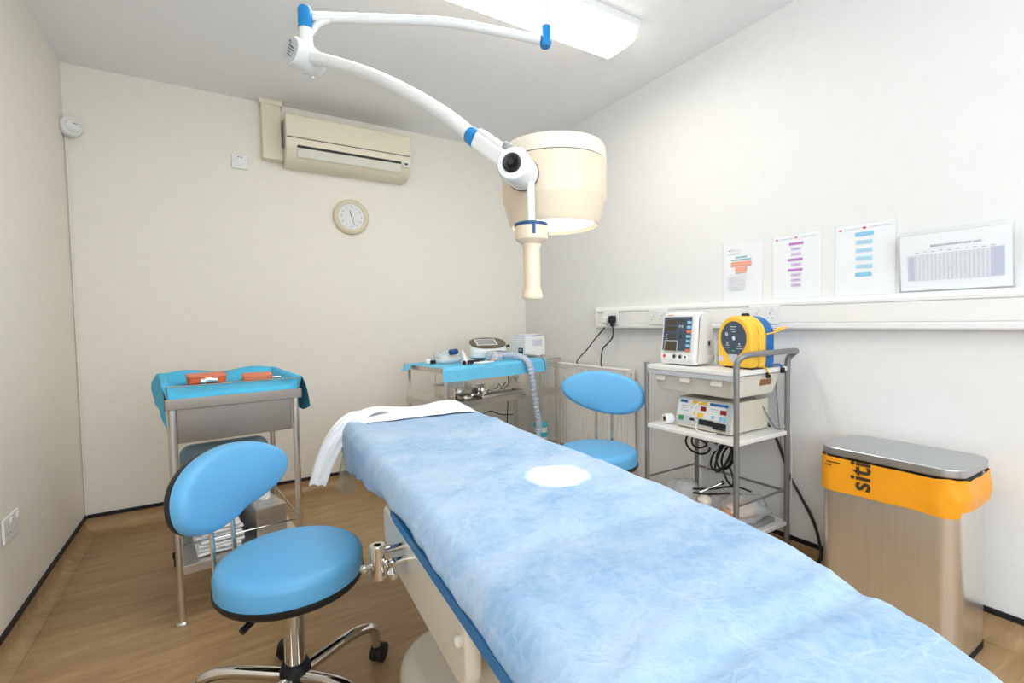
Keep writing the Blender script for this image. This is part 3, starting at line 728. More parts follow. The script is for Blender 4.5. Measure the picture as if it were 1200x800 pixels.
# drape over the top
def drape_l():
    mb = MB()
    def f(a, b):
        # a: along x from left overhang to right overhang, b: front to back
        sa = -0.22 + a*(TW + 0.42); y = -0.001 + b*(TD+0.06)
        zt = 0.872
        x = sa; z = zt
        xl, xr = -0.020, TW+0.020
        def rise(q): return 0.044*math.exp(-(q/0.022)**2)
        if sa < xl:
            dpt = xl-sa; x = xl - 0.012 - (0.048*max(0, y)/TD - 0.014)*(1-math.exp(-dpt*14)) - 0.008*nz(y*9, dpt*4, 1.0)*min(1, dpt*6); z = 0.916 - dpt*(0.92 - 0.55*b) + 0.016*math.sin(min(1, dpt*20)*PI)*0.4
        elif sa > xr:
            dpt = sa-xr; x = xr + 0.010 + 0.040*(1-math.exp(-dpt*8)) + 0.010*nz(y*9, dpt*4, 5.0)*min(1, dpt*6); z = 0.914 - dpt*(0.74+0.2*math.sin(y*9))
        else:
            z = zt + max(rise(x-xl), rise(xr-x)) + 0.005*nz(x*9, y*9, 2.0) + 0.004
        if b > 0.80 and xl <= sa <= xr:
            z = max(z, zt + 0.044*min(1, (b-0.80)/0.12)*1.0 + 0.008*math.sin(x*22))
        if b < 0.06 and xl <= sa <= xr: z = 0.846 + (z-0.846)*(b/0.06)**0.6
        y += 0.006*nz(x*8, 3.0)
        return LT @ Vector((x, y, z))
    mb.grid(f, 90, 44); return mb
tag(make('surgical_drape', drape_l(), 'drape', ang=80), 'turquoise drape lining the top of the drawer trolley by the left wall', 'drape')
def onlt(mb): mb.bm.transform(LT); return mb
t = thing('instrument_case', 'thick orange plastic case with a metal clasp on the left of the turquoise drape', 'case', LT @ Vector((0.135, 0.36, 0.882)), R(5))
L('body', MB().prism(rrect(0.145, 0.150, 0.02), 0.0, 0.030, bev=0.006), 'orange', t); L('lid', MB().prism(rrect(0.150, 0.155, 0.022), 0.026, 0.038, bev=0.004), 'orangep', t)
cb = MB(); cb.box((0.005, -0.082, 0.018), (0.034, 0.022, 0.022), bev=0.007); cb.cyl((-0.026, -0.085, 0.014), (-0.008, -0.085, 0.014), 0.013, seg=18); cb.cyl((0.018, -0.085, 0.016), (0.036, -0.085, 0.016), 0.011, seg=18); L('clasp', cb, 'steel', t, 'metal clasp')
t = thing('instrument_pad', 'flat pale orange pad on the right of the turquoise drape', 'pad', LT @ Vector((0.335, 0.33, 0.882)), R(-2))
L('pad', MB().prism(rrect(0.125, 0.14, 0.018), 0.0, 0.026, bev=0.006), 'orangep', t)
sc = MB(); sc.tube([(0.0, 0, 0.004), (0.05, 0.004, 0.006), (0.09, 0.0, 0.004)], 0.0045, 10); sc.cyl((0.075, 0.001, 0.004), (0.105, -0.002, 0.003), 0.006, seg=12)
sc.bm.transform(LT @ Matrix.Translation((0.365, 0.27, 0.885))); tag(make('scalpel_handle', sc, 'steel'), 'thin metal instrument handle beside the flat pale orange pad', 'instrument')
# lower shelf
t = thing('tissue_box', 'brushed silver tissue box with a white tissue, on the lower shelf of the drawer trolley', 'tissue box', LT @ Vector((0.318, 0.21, sh_z+0.006)), R(14))
tb = MB(); tb.box((0, 0, 0.062), (0.125, 0.235, 0.124), bev=0.004); L('box', tb, 'steelh', t)
tb = MB(); tb.lathe([(0, 0.1245), (0.035, 0.1245), (0.036, 0.1255), (0, 0.1256)], seg=24, sy=2.2); L('opening', tb, 'clear', t)
ts = MB(); ts.grid(lambda a, b: Vector(((a-0.5)*0.085*(1-0.55*b) + 0.02*b + 0.012*nz(a*3, b*3), 0.02*math.sin(a*7)*(1-0.4*b) + 0.03*b, 0.124 + b*0.095 + 0.02*math.sin(a*6+1)*b)), 14, 14); L('tissue', ts, 'paper', t, 'white tissue')
random.seed(3)
for k in range(7):
    tw = MB(); w, l_ = 0.150 + 0.012*random.random(), 0.26 + 0.02*random.random()
    def fold(a, b, k=k): return Vector(((a-0.5)*w, (b-0.5)*l_, 0.010 + 0.003*nz(a*4, b*4, k*3.1)))
    tw.box((0, 0, 0.0065), (w, l_, 0.0125), bev=0.006, seg=3)
    for v in tw.bm.verts: v.co.z += 0.004*nz(v.co.x*14, v.co.y*14, k*2.7); v.co.x += 0.006*nz(v.co.y*9, k*1.3, 2)
    bmesh.ops.subdivide_edges(tw.bm, edges=[e for e in tw.bm.edges if e.calc_length() > 0.05], cuts=6, use_grid_fill=True)
    for v in tw.bm.verts: v.co.z += 0.004*nz(v.co.x*18, v.co.y*18, k*1.7)
    tw.bm.transform(LT @ Matrix.Translation((0.135 + 0.010*random.uniform(-1, 1), 0.17 + 0.012*random.uniform(-1, 1), sh_z+0.009 + k*0.0155)) @ Matrix.Rotation(R(random.uniform(-6, 6)), 4, 'Z'))
    o = make('folded_towel', tw, 'sheetpaper', ang=60)
    tag(o, 'white folded paper towel, ' + ['bottom one', 'second from bottom', 'third from bottom', 'middle one', 'third from top', 'second from top', 'topmost one'][k] + ' of the drawer trolley stack', 'paper towel', 'white folded towels on the lower shelf')
gc = MB().prism(rrect(0.37, 0.36, 0.05, 8), -0.03, 0.03, bev=0.022)
gc.bm.transform(LT @ Matrix.Translation((0.21, 0.472, sh_z+0.188)) @ Matrix.Rotation(R(82), 4, 'X'))
tag(make('padded_cushion', gc, 'padgrey'), 'grey blue padded cushion standing upright at the back of the drawer trolley shelf', 'cushion')

# ------------------------------------------------------------------ back steel table (origin at its front left corner)
BT = Matrix.Translation((1.105, 2.535, 0)) @ Matrix.Rotation(R(10), 4, 'Z')
bt = thing('steel_table', 'two-shelf stainless steel table in the far corner, half covered with a sky blue drape', 'table', (1.105, 2.535, 0), R(10))
QW, QD = 0.95, 0.46
for (x, y) in [(0.012, 0.012), (QW-0.012, 0.012), (0.012, QD-0.012), (QW-0.012, QD-0.012)]:
    o = L('leg', MB().box((x, y, 0.47), (0.025, 0.025, 0.80), bev=0.005), 'steel', bt)
    cb = MB(); cb.cyl((x-0.012, y, 0.030), (x+0.012, y, 0.030), 0.030, seg=22); cb.box((x, y, 0.055), (0.032, 0.03, 0.03), bev=0.006); L('castor', cb, 'blackrub', o)
tp = MB()
tp.box((QW/2, QD/2, 0.869), (QW+0.02, QD+0.02, 0.006)); tp.box((QW/2, -0.008, 0.855), (QW+0.02, 0.004, 0.034), bev=0.001); tp.box((QW/2, QD+0.008, 0.855), (QW+0.02, 0.004, 0.034), bev=0.001)
tp.box((-0.008, QD/2, 0.855), (0.004, QD+0.02, 0.034), bev=0.001); tp.box((QW+0.008, QD/2, 0.855), (0.004, QD+0.02, 0.034), bev=0.001)
L('table_top', tp, 'steelh', bt)
for z, nm in ((0.655, 'middle_shelf'), (0.225, 'lower_shelf')):
    mb = MB(); mb.box((QW/2, QD/2, z), (QW, QD, 0.008)); mb.box((QW/2, 0.0, z-0.014), (QW, 0.004, 0.036), bev=0.001); mb.box((QW/2, QD, z-0.014), (QW, 0.004, 0.036), bev=0.001); mb.box((QW, QD/2, z-0.014), (0.004, QD, 0.036), bev=0.001); mb.box((0, QD/2, z-0.014), (0.004, QD, 0.036), bev=0.001)
    L(nm, mb, 'steelh', bt)
def drape_b():
    mb = MB()
    def f(a, b):
        x = -0.055 + a*0.865; s = 0.42 - b*0.515     # s runs from the back to the front, then hangs
        z = 0.8745 + 0.0035*max(0, nz(x*10, s*10, 3)); y = s
        x0 = -0.055 + 0.02*b
        if s < -0.012:
            dpt = -0.012 - s
            vis = 1.0
            y = -0.017 - 0.004*math.sin(x*16) - dpt*0.06; z = 0.872 - dpt*(1.0)
        if x < -0.012: z -= (-0.012-x)*0.9
        if s < -0.012: x = max(x, -0.03); z = 0.872 - (-0.012-s)
        return BT @ Vector((x, y, z))
    # front-left corner is turned in so that the bare rim shows
    def g(a, b):
        p = f(a, b); return p
    mb.grid(g, 70, 40)
    rm = [fc for fc in mb.bm.faces if (lambda q: q.x < -0.013 and 0.0 < q.y < 0.34)(BT.inverted() @ fc.calc_center_median())]
    bmesh.ops.delete(mb.bm, geom=rm, context='FACES')
    return mb
tag(make('surgical_drape', drape_b(), 'drape2', ang=80), 'sky blue drape spread over the steel table in the far corner', 'drape')
TZ = 0.878
def at(x, y, z=TZ): return BT @ Vector((x, y, z))
# white box-shaped device
t = thing('bench_centrifuge', 'white box-shaped device with a blue-rimmed lid at the right end of the steel table', 'device', at(0.895, 0.265, 0.876), R(6))
L('body', MB().box((0, 0, 0.077), (0.19, 0.19, 0.142), bev=0.006), 'white', t)
L('lid', MB().prism(rrect(0.17, 0.17, 0.05, 8), 0.149, 0.160, bev=0.004), 'white', t)
L('lid_trim', MB().prism(rrect(0.176, 0.176, 0.05, 8), 0.1478, 0.1515), 'aedblue', t, 'blue lid edge')
lb = MB(); lb.box((0.02, -0.0958, 0.098), (0.085, 0.001, 0.046)); L('rating_label', lb, 'greyp', t)
sw = MB(); sw.box((-0.0965, -0.045, 0.040), (0.004, 0.052, 0.046), bev=0.002); o = L('mains_inlet', sw, 'black', t); 
sw = MB(); sw.box((-0.0990, -0.045, 0.048), (0.003, 0.036, 0.016), bev=0.001); L('rocker_switch', sw, 'grey', o)
fb = MB()
for sx in (-0.075, 0.075):
    for sy in (-0.075, 0.075): fb.cyl((sx, sy, 0), (sx, sy, 0.008), 0.010, seg=12)
L('foot', fb, 'blackrub', t)
# device with tilted oval screen
t = thing('touchscreen_device', 'white device with a tilted oval brown-framed screen on the steel table', 'device', at(0.575, 0.33, 0.876), R(10-22))
b = MB(); ov = [(math.copysign(abs(math.cos(a))**0.8, math.cos(a))*0.135, math.copysign(abs(math.sin(a))**0.8, math.sin(a))*0.085) for a in [2*PI*k/56 for k in range(56)]]
rows = []
for z, s in [(0.006, 0.9), (0.012, 0.98), (0.05, 1.0), (0.085, 0.98), (0.103, 0.93)]:
    rows.append([b.bm.verts.new((x*s, y*s, z + (y*0.42 if z > 0.06 else 0))) for x, y in ov])
for p, q in zip(rows, rows[1:]):
    for k in range(56): b.bm.faces.new((p[k], p[(k+1) % 56], q[(k+1) % 56], q[k]))
b.bm.faces.new(rows[-1]); b.bm.faces.new(list(reversed(rows[0]))); L('body', b, 'white', t)
tm = Matrix.Translation((0, 0, 0.1035)) @ Matrix.Rotation(math.atan(0.42), 4, 'X')
b = MB().prism([(x*0.96, y*0.98) for x, y in ov], 0, 0.008, bev=0.003, mtx=tm); fr_ = L('screen_frame', b, 'brownframe', t, 'brown oval frame')
b = MB().box((-0.012, 0.004, 0.0088), (0.150, 0.098, 0.002)); b.bm.transform(tm); L('screen_border', b, 'white', fr_)
b = MB().box((-0.012, 0.004, 0.0100), (0.132, 0.080, 0.002)); b.bm.transform(tm); L('screen', b, 'lcdgrey', fr_)
b = MB().box((0, 0, 0.003), (0.19, 0.11, 0.006), bev=0.002); L('base', b, 'black', t)
jk = MB(); jk.cyl((0.125, 0.03, 0.075), (0.165, 0.025, 0.080), 0.008, seg=12); jk.cyl((0.162, 0.025, 0.080), (0.172, 0.024, 0.082), 0.011, seg=12); L('connector', jk, 'black', t)
# instrument tray of dark steel behind the small items
b = MB(); b.prism(rrect(0.11, 0.05, 0.012), 0, 0.008, bev=0.002); b.bm.transform(BT @ Matrix.Translation((0.345, 0.16, 0.879)) @ Matrix.Rotation(R(8), 4, 'Z'))
tag(make('instrument_tray', b, 'black'), 'slim black tray in front of the device with the oval screen', 'tray')
# clear pouch with blue cap and small fittings
def blob(name, label, cat, cx, cy, sx, sy, sz, m, seed, z0=0.876, mtx=BT, rough=0.35, group=None):
    b = MB(); bb = bmesh.new(); bmesh.ops.create_icosphere(bb, subdivisions=4, radius=1)
    for v in bb.verts:
        k = 1 + rough*nz(v.co.x*1.6, v.co.y*1.6, v.co.z*1.6+seed) + rough*0.4*nz(v.co.x*5, v.co.y*5, v.co.z*5+seed)
        v.co *= k; v.co.x *= sx; v.co.y *= sy; v.co.z = max(v.co.z*sz, -sz*0.55)
    lo = min(v.co.z for v in bb.verts)
    for v in bb.verts: v.co.z -= lo
    b.merge(bb, mtx @ Matrix.Translation((cx, cy, z0)))
    return tag(make(name, b, m, ang=70), label, cat, group)
blob('clear_pouch', 'crumpled clear plastic pouch near the left end of the steel table', 'pouch', 0.175, 0.25, 0.105, 0.075, 0.050, 'clear', 3.0)
b = MB(); b.rings([(Vector((0, 0, 0)), 0.014), (Vector((0.004, 0, 0)), 0.018), (Vector((0.052, 0, 0)), 0.018), (Vector((0.058, 0, 0)), 0.013)], 20); b.bm.transform(BT @ Matrix.Translation((0.150, 0.175, 0.945)) @ Matrix.Rotation(R(-4), 4, 'Y'))
tag(make('bottle_cap', b, 'navy'), 'dark blue cap resting on the clear plastic pouch', 'cap')
def fitting(label, x, y, rz, knobs, h):
    t = thing('valve_fitting', label, 'valve', at(x, y, 0.877), R(rz))
    b = MB(); b.box((0, 0, 0.012), (0.058, 0.030, 0.022), bev=0.008); b.rings([(Vector((0, 0, 0.02)), 0.014), (Vector((-0.010, 0.01, h*0.7)), 0.012), (Vector((-0.018, 0.012, h)), 0.006)], 16); L('body', b, 'white', t)
    for kx, ky in knobs: L('knob', MB().lathe([(0, 0), (0.010, 0), (0.012, 0.004), (0.012, 0.012), (0, 0.014)], (kx, ky, 0.012), 16, axis=(0, -1, 0.2)), 'black', t)
fitting('white plastic valve with three black knobs standing on the front of the steel table', 0.165, 0.030, 4, [(-0.022, -0.012), (0.012, -0.012), (0.034, -0.006)], 0.085)
fitting('small white valve with dark ends at the left end of the steel table', 0.045, 0.24, 20, [(0.0, -0.012), (0.024, -0.012)], 0.03)
b = MB()
for k in range(5):
    b.tube([(0.0+0.01*k, 0.02*k, 0.004), (0.05, 0.016*k+0.01, 0.012+0.004*k), (0.11, 0.006*k, 0.006)], 0.0035, 8)
b.bm.transform(BT @ Matrix.Translation((0.235, 0.20, 0.876)) @ Matrix.Rotation(R(-20), 4, 'Z')); tag(make('tubing_bundle', b, 'palegrey'), 'grey tubing beside the clear pouch on the steel table', 'tubing')
b = MB(); b.prism(rrect(0.15, 0.07, 0.01), 0, 0.005, bev=0.001); b.bm.transform(BT @ Matrix.Translation((0.325, 0.060, 0.876)) @ Matrix.Rotation(R(12), 4, 'Z')); tag(make('paper_packet', b, 'paper'), 'white paper packet lying on the sky blue drape', 'packet')
b = MB(); b.cyl((0, 0, 0.008), (0.022, 0.006, 0.008), 0.008, seg=14); b.bm.transform(BT @ Matrix.Translation((0.385, 0.045, 0.881))); tag(make('stopper', b, 'flesh'), 'small orange stopper on the white paper packet', 'stopper')
blob('foil_pouch', 'crumpled grey foil pouch beside the ribbed hose on the steel table', 'pouch', 0.475, 0.115, 0.042, 0.035, 0.036, 'palegrey', 8.0)
# ribbed hose running over the front edge and down to the tub
hp = [at(0.44, 0.16, 0.905), at(0.50, 0.19, 0.912), at(0.55, 0.14, 0.905), at(0.585, 0.05, 0.905), at(0.605, -0.05, 0.865), at(0.625, -0.068, 0.74), at(0.66, -0.06, 0.58), at(0.69, -0.055, 0.45), at(0.685, -0.05, 0.36)]
b = MB(); P = spline([Vector(p) for p in hp], 22); N = len(P); b.tube(P, lambda q: 0.0205 + 0.0025*math.sin(q*N*1.55) - 0.004*max(0, q-0.6), 14, smooth=False)
tag(make('ribbed_hose', b, 'hose', ang=70), 'clear ribbed hose draped over the front of the steel table', 'hose')
def cable(name, pts, rad, m, label, n=10, cat='cable'):
    b = MB().tube(pts, rad, 8, n=n); return tag(make(name, b, m, ang=70), label, cat)
cable('grey_tube', [at(0.50, 0.24, 0.925), at(0.60, 0.22, 0.928), at(0.69, 0.12, 0.905), at(0.755, 0.03, 0.895), at(0.782, -0.02, 0.87), at(0.790, -0.03, 0.80)], 0.0045, 'grey', 'thin grey tube looping over the ribbed hose on the steel table', cat='tube')
# middle shelf: steel dishes and instruments
SZ = 0.660
def tray(name, label, x, y, rz, w, dp, h, m, th=0.003):
    b = MB(); o1 = rrect(w, dp, 0.015, 4); 
    rows = []
    for sc_, z in [(0.92, 0.0), (1.0, h), (1.05, h), (1.05, h-0.003), (0.985, h-0.004), (0.90, th)]:
        rows.append([b.bm.verts.new((px*sc_, py*sc_, z)) for px, py in o1])
    n = len(o1)
    for p, q in zip(rows, rows[1:]):
        for k in range(n): b.bm.faces.new((p[k], p[(k+1) % n], q[(k+1) % n], q[k]))
    b.bm.faces.new(list(reversed(rows[0]))); b.bm.faces.new(rows[-1])
    b.bm.transform(BT @ Matrix.Translation((x, y, SZ)) @ Matrix.Rotation(R(rz), 4, 'Z'))
    return tag(make(name, b, m), label, 'tray')
tray('steel_tray', 'deep rectangular stainless steel tray on the middle shelf of the steel table', 0.27, 0.25, 4, 0.27, 0.22, 0.070, 'steel')
tray('shallow_tray', 'long shallow steel instrument tray at the front of the middle shelf', 0.46, 0.085, 2, 0.38, 0.11, 0.016, 'steel')
b = MB().lathe([(0, 0), (0.035, 0), (0.05, 0.012), (0.055, 0.024), (0.057, 0.024), (0.052, 0.010), (0.036, 0.003), (0, 0.003)], (0, 0, 0), 32); b.bm.transform(BT @ Matrix.Translation((0.19, 0.075, SZ))); tag(make('steel_bowl', b, 'chrome'), 'small round steel bowl in front of the deep tray', 'bowl')
b = MB().lathe([(0, 0), (0.022, 0), (0.032, 0.014), (0.036, 0.034), (0.038, 0.034), (0.034, 0.012), (0.02, 0.003), (0, 0.003)], (0, 0, 0), 32); b.bm.transform(BT @ Matrix.Translation((0.355, 0.115, SZ+0.006)) @ Matrix.Rotation(R(8), 4, 'X')); tag(make('gallipot', b, 'chrome'), 'tall little steel cup in the middle of the shelf dishes', 'cup')
def forceps(label, x, y, rz, tilt):
    b = MB()
    for s in (-1, 1):
        b.tube([(0, 0, 0.0), (0.05, s*0.006, 0.004), (0.10, s*0.010, 0.010), (0.125, s*0.018, 0.014)], 0.0035, 8)
        b.tube([Vector((0.138, s*0.020, 0.016)) + Vector((0.014*math.cos(a), 0.011*math.sin(a), 0.003*math.cos(a))) for a in [2*PI*k/14 for k in range(14)]], 0.003, 8, closed=True, n=2)
    b.bm.transform(BT @ Matrix.Translation((x, y, SZ+0.02)) @ Matrix.Rotation(R(rz), 4, 'Z') @ Matrix.Rotation(R(tilt), 4, 'Y'))
    tag(make('forceps', b, 'steel'), label, 'forceps')
forceps('steel forceps lying in the shallow tray with finger rings to the right', 0.36, 0.09, 3, -4)
forceps('dark steel forceps leaning up at the right end of the shallow tray', 0.52, 0.10, 12, -22)
b = MB().tube([(0, 0, 0), (0.03, 0.01, 0.035), (0.055, 0.01, 0.055)], 0.003, 8); b.tube([(0.02, 0.02, 0), (0.01, 0.02, 0.03), (0.0, 0.02, 0.05)], 0.003, 8); b.bm.transform(BT @ Matrix.Translation((0.545, 0.16, SZ))); tag(make('retractor', b, 'black'), 'black hooked instrument standing near the right of the shelf dishes', 'instrument')
# tub of wipes on the lower shelf
t = thing('wipes_tub', 'turquoise and white cylindrical tub of wipes under the steel table', 'tub', BT @ Vector((0.795, 0.035, 0.2295)), R(10))
L('tub', MB().lathe([(0, 0), (0.043, 0), (0.046, 0.004), (0.046, 0.165), (0.044, 0.172), (0, 0.172)], seg=40), 'white', t)
L('lid', MB().lathe([(0, 0.172), (0.047, 0.172), (0.048, 0.176), (0.048, 0.194), (0.045, 0.199), (0.012, 0.199), (0.010, 0.203), (0, 0.203)], seg=40), 'tubgreen', t, 'turquoise lid')
lb = MB().lathe([(0.0465, 0.105), (0.0465, 0.138)], seg=40); lb.lathe([(0.0465, 0.01), (0.0465, 0.085)], seg=40); lw = L('label_band', lb, 'tubgreen', t)
wv = MB(); wv.tube([Vector((0.0468*math.cos(a), 0.0468*math.sin(a), 0.072+0.006*math.sin(a*6))) for a in [R(x) for x in range(190, 320, 10)]], 0.004, 6, flat=1); L('label_wave', wv, 'white', lw)
# cables behind and under the table
cable('hanging_cable', [at(0.06, 0.2, 0.83), at(0.035, 0.16, 0.74), at(0.04, 0.12, 0.66), at(0.08, 0.1, 0.58)], 0.002, 'palegrey', 'thin white cable hanging under the left end of the steel table')
cable('table_cable', [at(0.25, 0.50, 0.84), at(0.36, 0.52, 0.74), at(0.40, 0.52, 0.60), at(0.43, 0.5, 0.50), at(0.50, 0.49, 0.42), at(0.62, 0.49, 0.44), at(0.72, 0.49, 0.46), at(0.82, 0.49, 0.42), at(0.95, 0.50, 0.40)], 0.004, 'black', 'black cable looping behind the steel table')
cable('mains_lead', [at(0.88, 0.49, 0.80), at(0.91, 0.50, 0.72), at(0.91, 0.5, 0.60), at(0.89, 0.50, 0.35), at(0.88, 0.5, 0.2)], 0.004, 'black', 'black mains lead hanging behind the right end of the steel table')

# ------------------------------------------------------------------ radiator and dado trunking on the right wall
t = thing('radiator', 'white ribbed panel radiator on the right wall behind the second stool', 'radiator', (XR-0.05, 2.66, 0.2))
ry0, ry1, rz0, rz1 = 2.175, 3.16, 0.20, 0.815
b = MB(); pitch = 0.0328; n = int((ry1-ry0-0.03)/pitch)
prof = []
y = ry0+0.012
for k in range(n):
    a = y + k*pitch
    prof += [(a, 0.0), (a+0.018, 0.0), (a+0.021, -0.014), (a+0.027, -0.014), (a+0.030, 0.0)]
prof.append((ry1-0.012, 0.0))
xf = 2.190
va = [b.bm.verts.new((xf-x*1.0, yy, rz0+0.015)) for yy, x in prof]; vb = [b.bm.verts.new((xf-x*1.0, yy, rz1-0.03)) for yy, x in prof]
for k in range(len(prof)-1): b.bm.faces.new((va[k], va[k+1], vb[k+1], vb[k]))
b.box((xf+0.002, (ry0+ry1)/2, rz1-0.020), (0.010, ry1-ry0-0.012, 0.024), bev=0.003); b.box((xf+0.002, (ry0+ry1)/2, rz0+0.010), (0.010, ry1-ry0-0.012, 0.02), bev=0.003)
b.box((xf+0.030, (ry0+ry1)/2, (rz0+rz1)/2), (0.030, ry1-ry0-0.02, rz1-rz0-0.06))
make('panel', b, 'radwhite', t)
b = MB(); b.box((2.212, (ry0+ry1)/2, rz1-0.006), (0.062, ry1-ry0, 0.008), bev=0.002)
for k in range(46): b.box((2.212, ry0+0.03+k*0.0206, rz1-0.001), (0.042, 0.009, 0.004))
make('top_grille', b, 'radwhite', t)
for yy in (ry0, ry1): make('side_cover', MB().box((2.212, yy, (rz0+rz1)/2), (0.062, 0.006, rz1-rz0), bev=0.002), 'radwhite', t)
make('bleed_valve', MB().cyl((2.205, ry0-0.012, rz1-0.03), (2.205, ry0+0.002, rz1-0.03), 0.007, seg=12), 'chrome', t)
for yy in (2.30, 3.02): make('wall_bracket', MB().box((2.250, yy, 0.5), (0.034, 0.03, 0.5)), 'radwhite', t)
make('pipe', MB().tube([(2.215, ry0+0.05, rz0+0.02), (2.215, ry0+0.05, 0.12), (2.215, ry0+0.05, 0.002)], 0.0075, 12), 'radwhite', t)

t = thing('dado_trunking', 'white plastic cable trunking running along the right wall', 'trunking', (XR, 0.5, 1.07))
ty0, ty1 = YF+0.01, 2.497; tm_ = (ty0+ty1)/2; tl_ = ty1-ty0
z0, z1 = 1.073, 1.213
b = MB(); prof = [(XR-0.002, z0), (XR-0.050, z0), (XR-0.056, z0+0.006), (XR-0.056, z0+0.022), (XR-0.050, z0+0.028), (XR-0.050, z1-0.034), (XR-0.056, z1-0.030), (XR-0.056, z1-0.020), (XR-0.036, z1-0.002), (XR-0.032, z1), (XR-0.002, z1)]
va = [b.bm.verts.new((x, ty0, z)) for x, z in prof]; vb = [b.bm.verts.new((x, ty1, z)) for x, z in prof]
for k in range(len(prof)): b.bm.faces.new((va[k], va[(k+1) % len(prof)], vb[(k+1) % len(prof)], vb[k]))
b.bm.faces.new(va); b.bm.faces.new(list(reversed(vb))); make('trunking_body', b, 'white', t, ang=25)
make('trunking_cover', MB().box((XR-0.0515, (ty0+2.20)/2, (z0+z1)/2-0.003), (0.004, 2.20-ty0, z1-z0-0.068), bev=0.001), 'laminate', t)
make('end_cap', MB().box((XR-0.0305, ty1+0.0025, (z0+z1)/2), (0.056, 0.005, z1-z0+0.003), bev=0.002), 'white', t)
def wall_socket(label, y, w, mtxf, gang, group=None):
    t = thing('power_socket', label, 'socket', mtxf @ Vector((0, 0, 0)), 0, group)
    b = MB().box((0, 0, 0.0045), (w, 0.086, 0.009), bev=0.003); b.bm.transform(mtxf); make('faceplate', b, 'white', t)
    for g in range(gang):
        cx = (g-(gang-1)/2)*0.066
        h = MB(); h.box((cx, 0.006, 0.0091), (0.004, 0.009, 0.0006)); h.box((cx-0.011, -0.015, 0.0091), (0.008, 0.004, 0.0006)); h.box((cx+0.011, -0.015, 0.0091), (0.008, 0.004, 0.0006)); h.bm.transform(mtxf); make('pin_holes', h, 'grey', t)
        s = MB().box((cx + (0.018 if gang > 1 else 0.018), 0.026, 0.011), (0.013, 0.020, 0.006), Matrix.Rotation(R(8), 4, 'X'), bev=0.002); s.bm.transform(mtxf); make('switch', s, 'laminate', t)
    return t
def onwall(y, z, off): return Matrix.Translation((XR-off, y, z)) @ XR_M
wall_socket('white double socket at the far end of the dado trunking, both plugs in it', 2.35, 0.146, onwall(2.355, 1.140, 0.0535), 2)
wall_socket('white double socket on the dado trunking left of the patient monitor', 1.97, 0.146, onwall(1.955, 1.140, 0.0535), 2)
wall_socket('white double socket on the dado trunking above the yellow defibrillator', 1.3, 0.146, onwall(1.315, 1.140, 0.0535), 2)
def plug(label, y, z, m):
    t = thing('mains_plug', label, 'plug', (XR-0.06, y, z)); X = onwall(y, z, 0.063)
    b = MB().prism(rrect(0.046, 0.050, 0.014), 0.0, 0.034, bev=0.008, mtx=X); make('plug_body', b, m, t)
    b = MB().prism(rrect(0.024, 0.030, 0.010), 0.004, 0.026, bev=0.005, mtx=X @ Matrix.Translation((0, -0.032, 0))); make('cord_grip', b, m, t); return t
plug('white mains plug at the far end of the dado trunking', 2.388, 1.128, 'laminate')
plug('black mains plug at the far end of the dado trunking', 2.318, 1.132, 'black')
cable('mains_cable', [(2.195, 2.388, 1.088), (2.19, 2.41, 1.062), (2.19, 2.50, 0.99), (2.19, 2.565, 0.93), (2.19, 2.64, 0.875), (2.205, 2.70, 0.830), (2.25, 2.72, 0.78)], 0.0042, 'black', 'black cable from the white plug drooping left behind the radiator')
cable('mains_cable', [(2.195, 2.318, 1.085), (2.19, 2.315, 1.02), (2.185, 2.355, 0.975), (2.185, 2.405, 0.935), (2.19, 2.425, 0.87), (2.20, 2.435, 0.825), (2.25, 2.44, 0.78)], 0.0045, 'black', 'black cable from the black plug hanging straight down behind the radiator')

# ------------------------------------------------------------------ papers on the right wall
def sheet_paper(name, label, yc, zc, w, h, cat, tilt=0.0):
    t = thing(name, label, cat, (XR, yc, zc)); X = Matrix.Translation((XR-0.0006, yc, zc)) @ XR_M @ Matrix.Rotation(R(tilt), 4, 'Z')
    b = MB().box((0, 0, 0.0006), (w, h, 0.0012)); b.bm.transform(X); make('sheet', b, 'paper', t)
    b = MB().box((0, 0, 0.0016), (w+0.008, h+0.006, 0.0006)); b.bm.transform(X); make('plastic_sleeve', b, 'glass', t)
    return t, X
def strips(t, X, nm, m, items, z=0.0024):
    if nm.endswith(('_box', '_band')) and len(items) > 1:
        return [strips(t, X, nm, m, [it], z) for it in items][0]
    b = MB()
    for x, y, w, h in items: b.box((x, y, z), (w, h, 0.0005))
    b.bm.transform(X); return make(nm, b, m, t)
t, X = sheet_paper('notice_sheet', 'white notice sheet with salmon and teal boxes, leftmost on the right wall', 1.461, 1.360, 0.210, 0.293, 'notice', -0.3)
strips(t, X, 'teal_band', 'teal', [(-0.005, 0.075, 0.062, 0.007), (-0.006, 0.062, 0.108, 0.007)])
strips(t, X, 'salmon_box', 'salmon', [(-0.006, 0.040, 0.110, 0.026), (-0.006, 0.013, 0.065, 0.022), (-0.006, -0.004, 0.058, 0.006)])
strips(t, X, 'heading', 'redp', [(-0.068, 0.112, 0.006, 0.008)]); 
strips(t, X, 'text_lines', 'greyp', [(-0.038, 0.112, 0.05, 0.003), (-0.045, 0.098, 0.055, 0.002), (-0.055, 0.092, 0.035, 0.002), (0, -0.014, 0.165, 0.0012)] + [(-0.03+0.012*nz(k, 1.0), -0.024-0.0075*k, 0.09+0.05*nz(k, 2.2), 0.0022) for k in range(10)])
t, X = sheet_paper('flowchart_sheet', 'white flowchart sheet with a column of purple and lilac boxes on the right wall', 1.196, 1.360, 0.213, 0.290, 'notice')
strips(t, X, 'purple_box', 'purple', [(0.0, 0.103, 0.064, 0.012), (-0.004, 0.031, 0.066, 0.012), (-0.004, -0.016, 0.066, 0.012)])
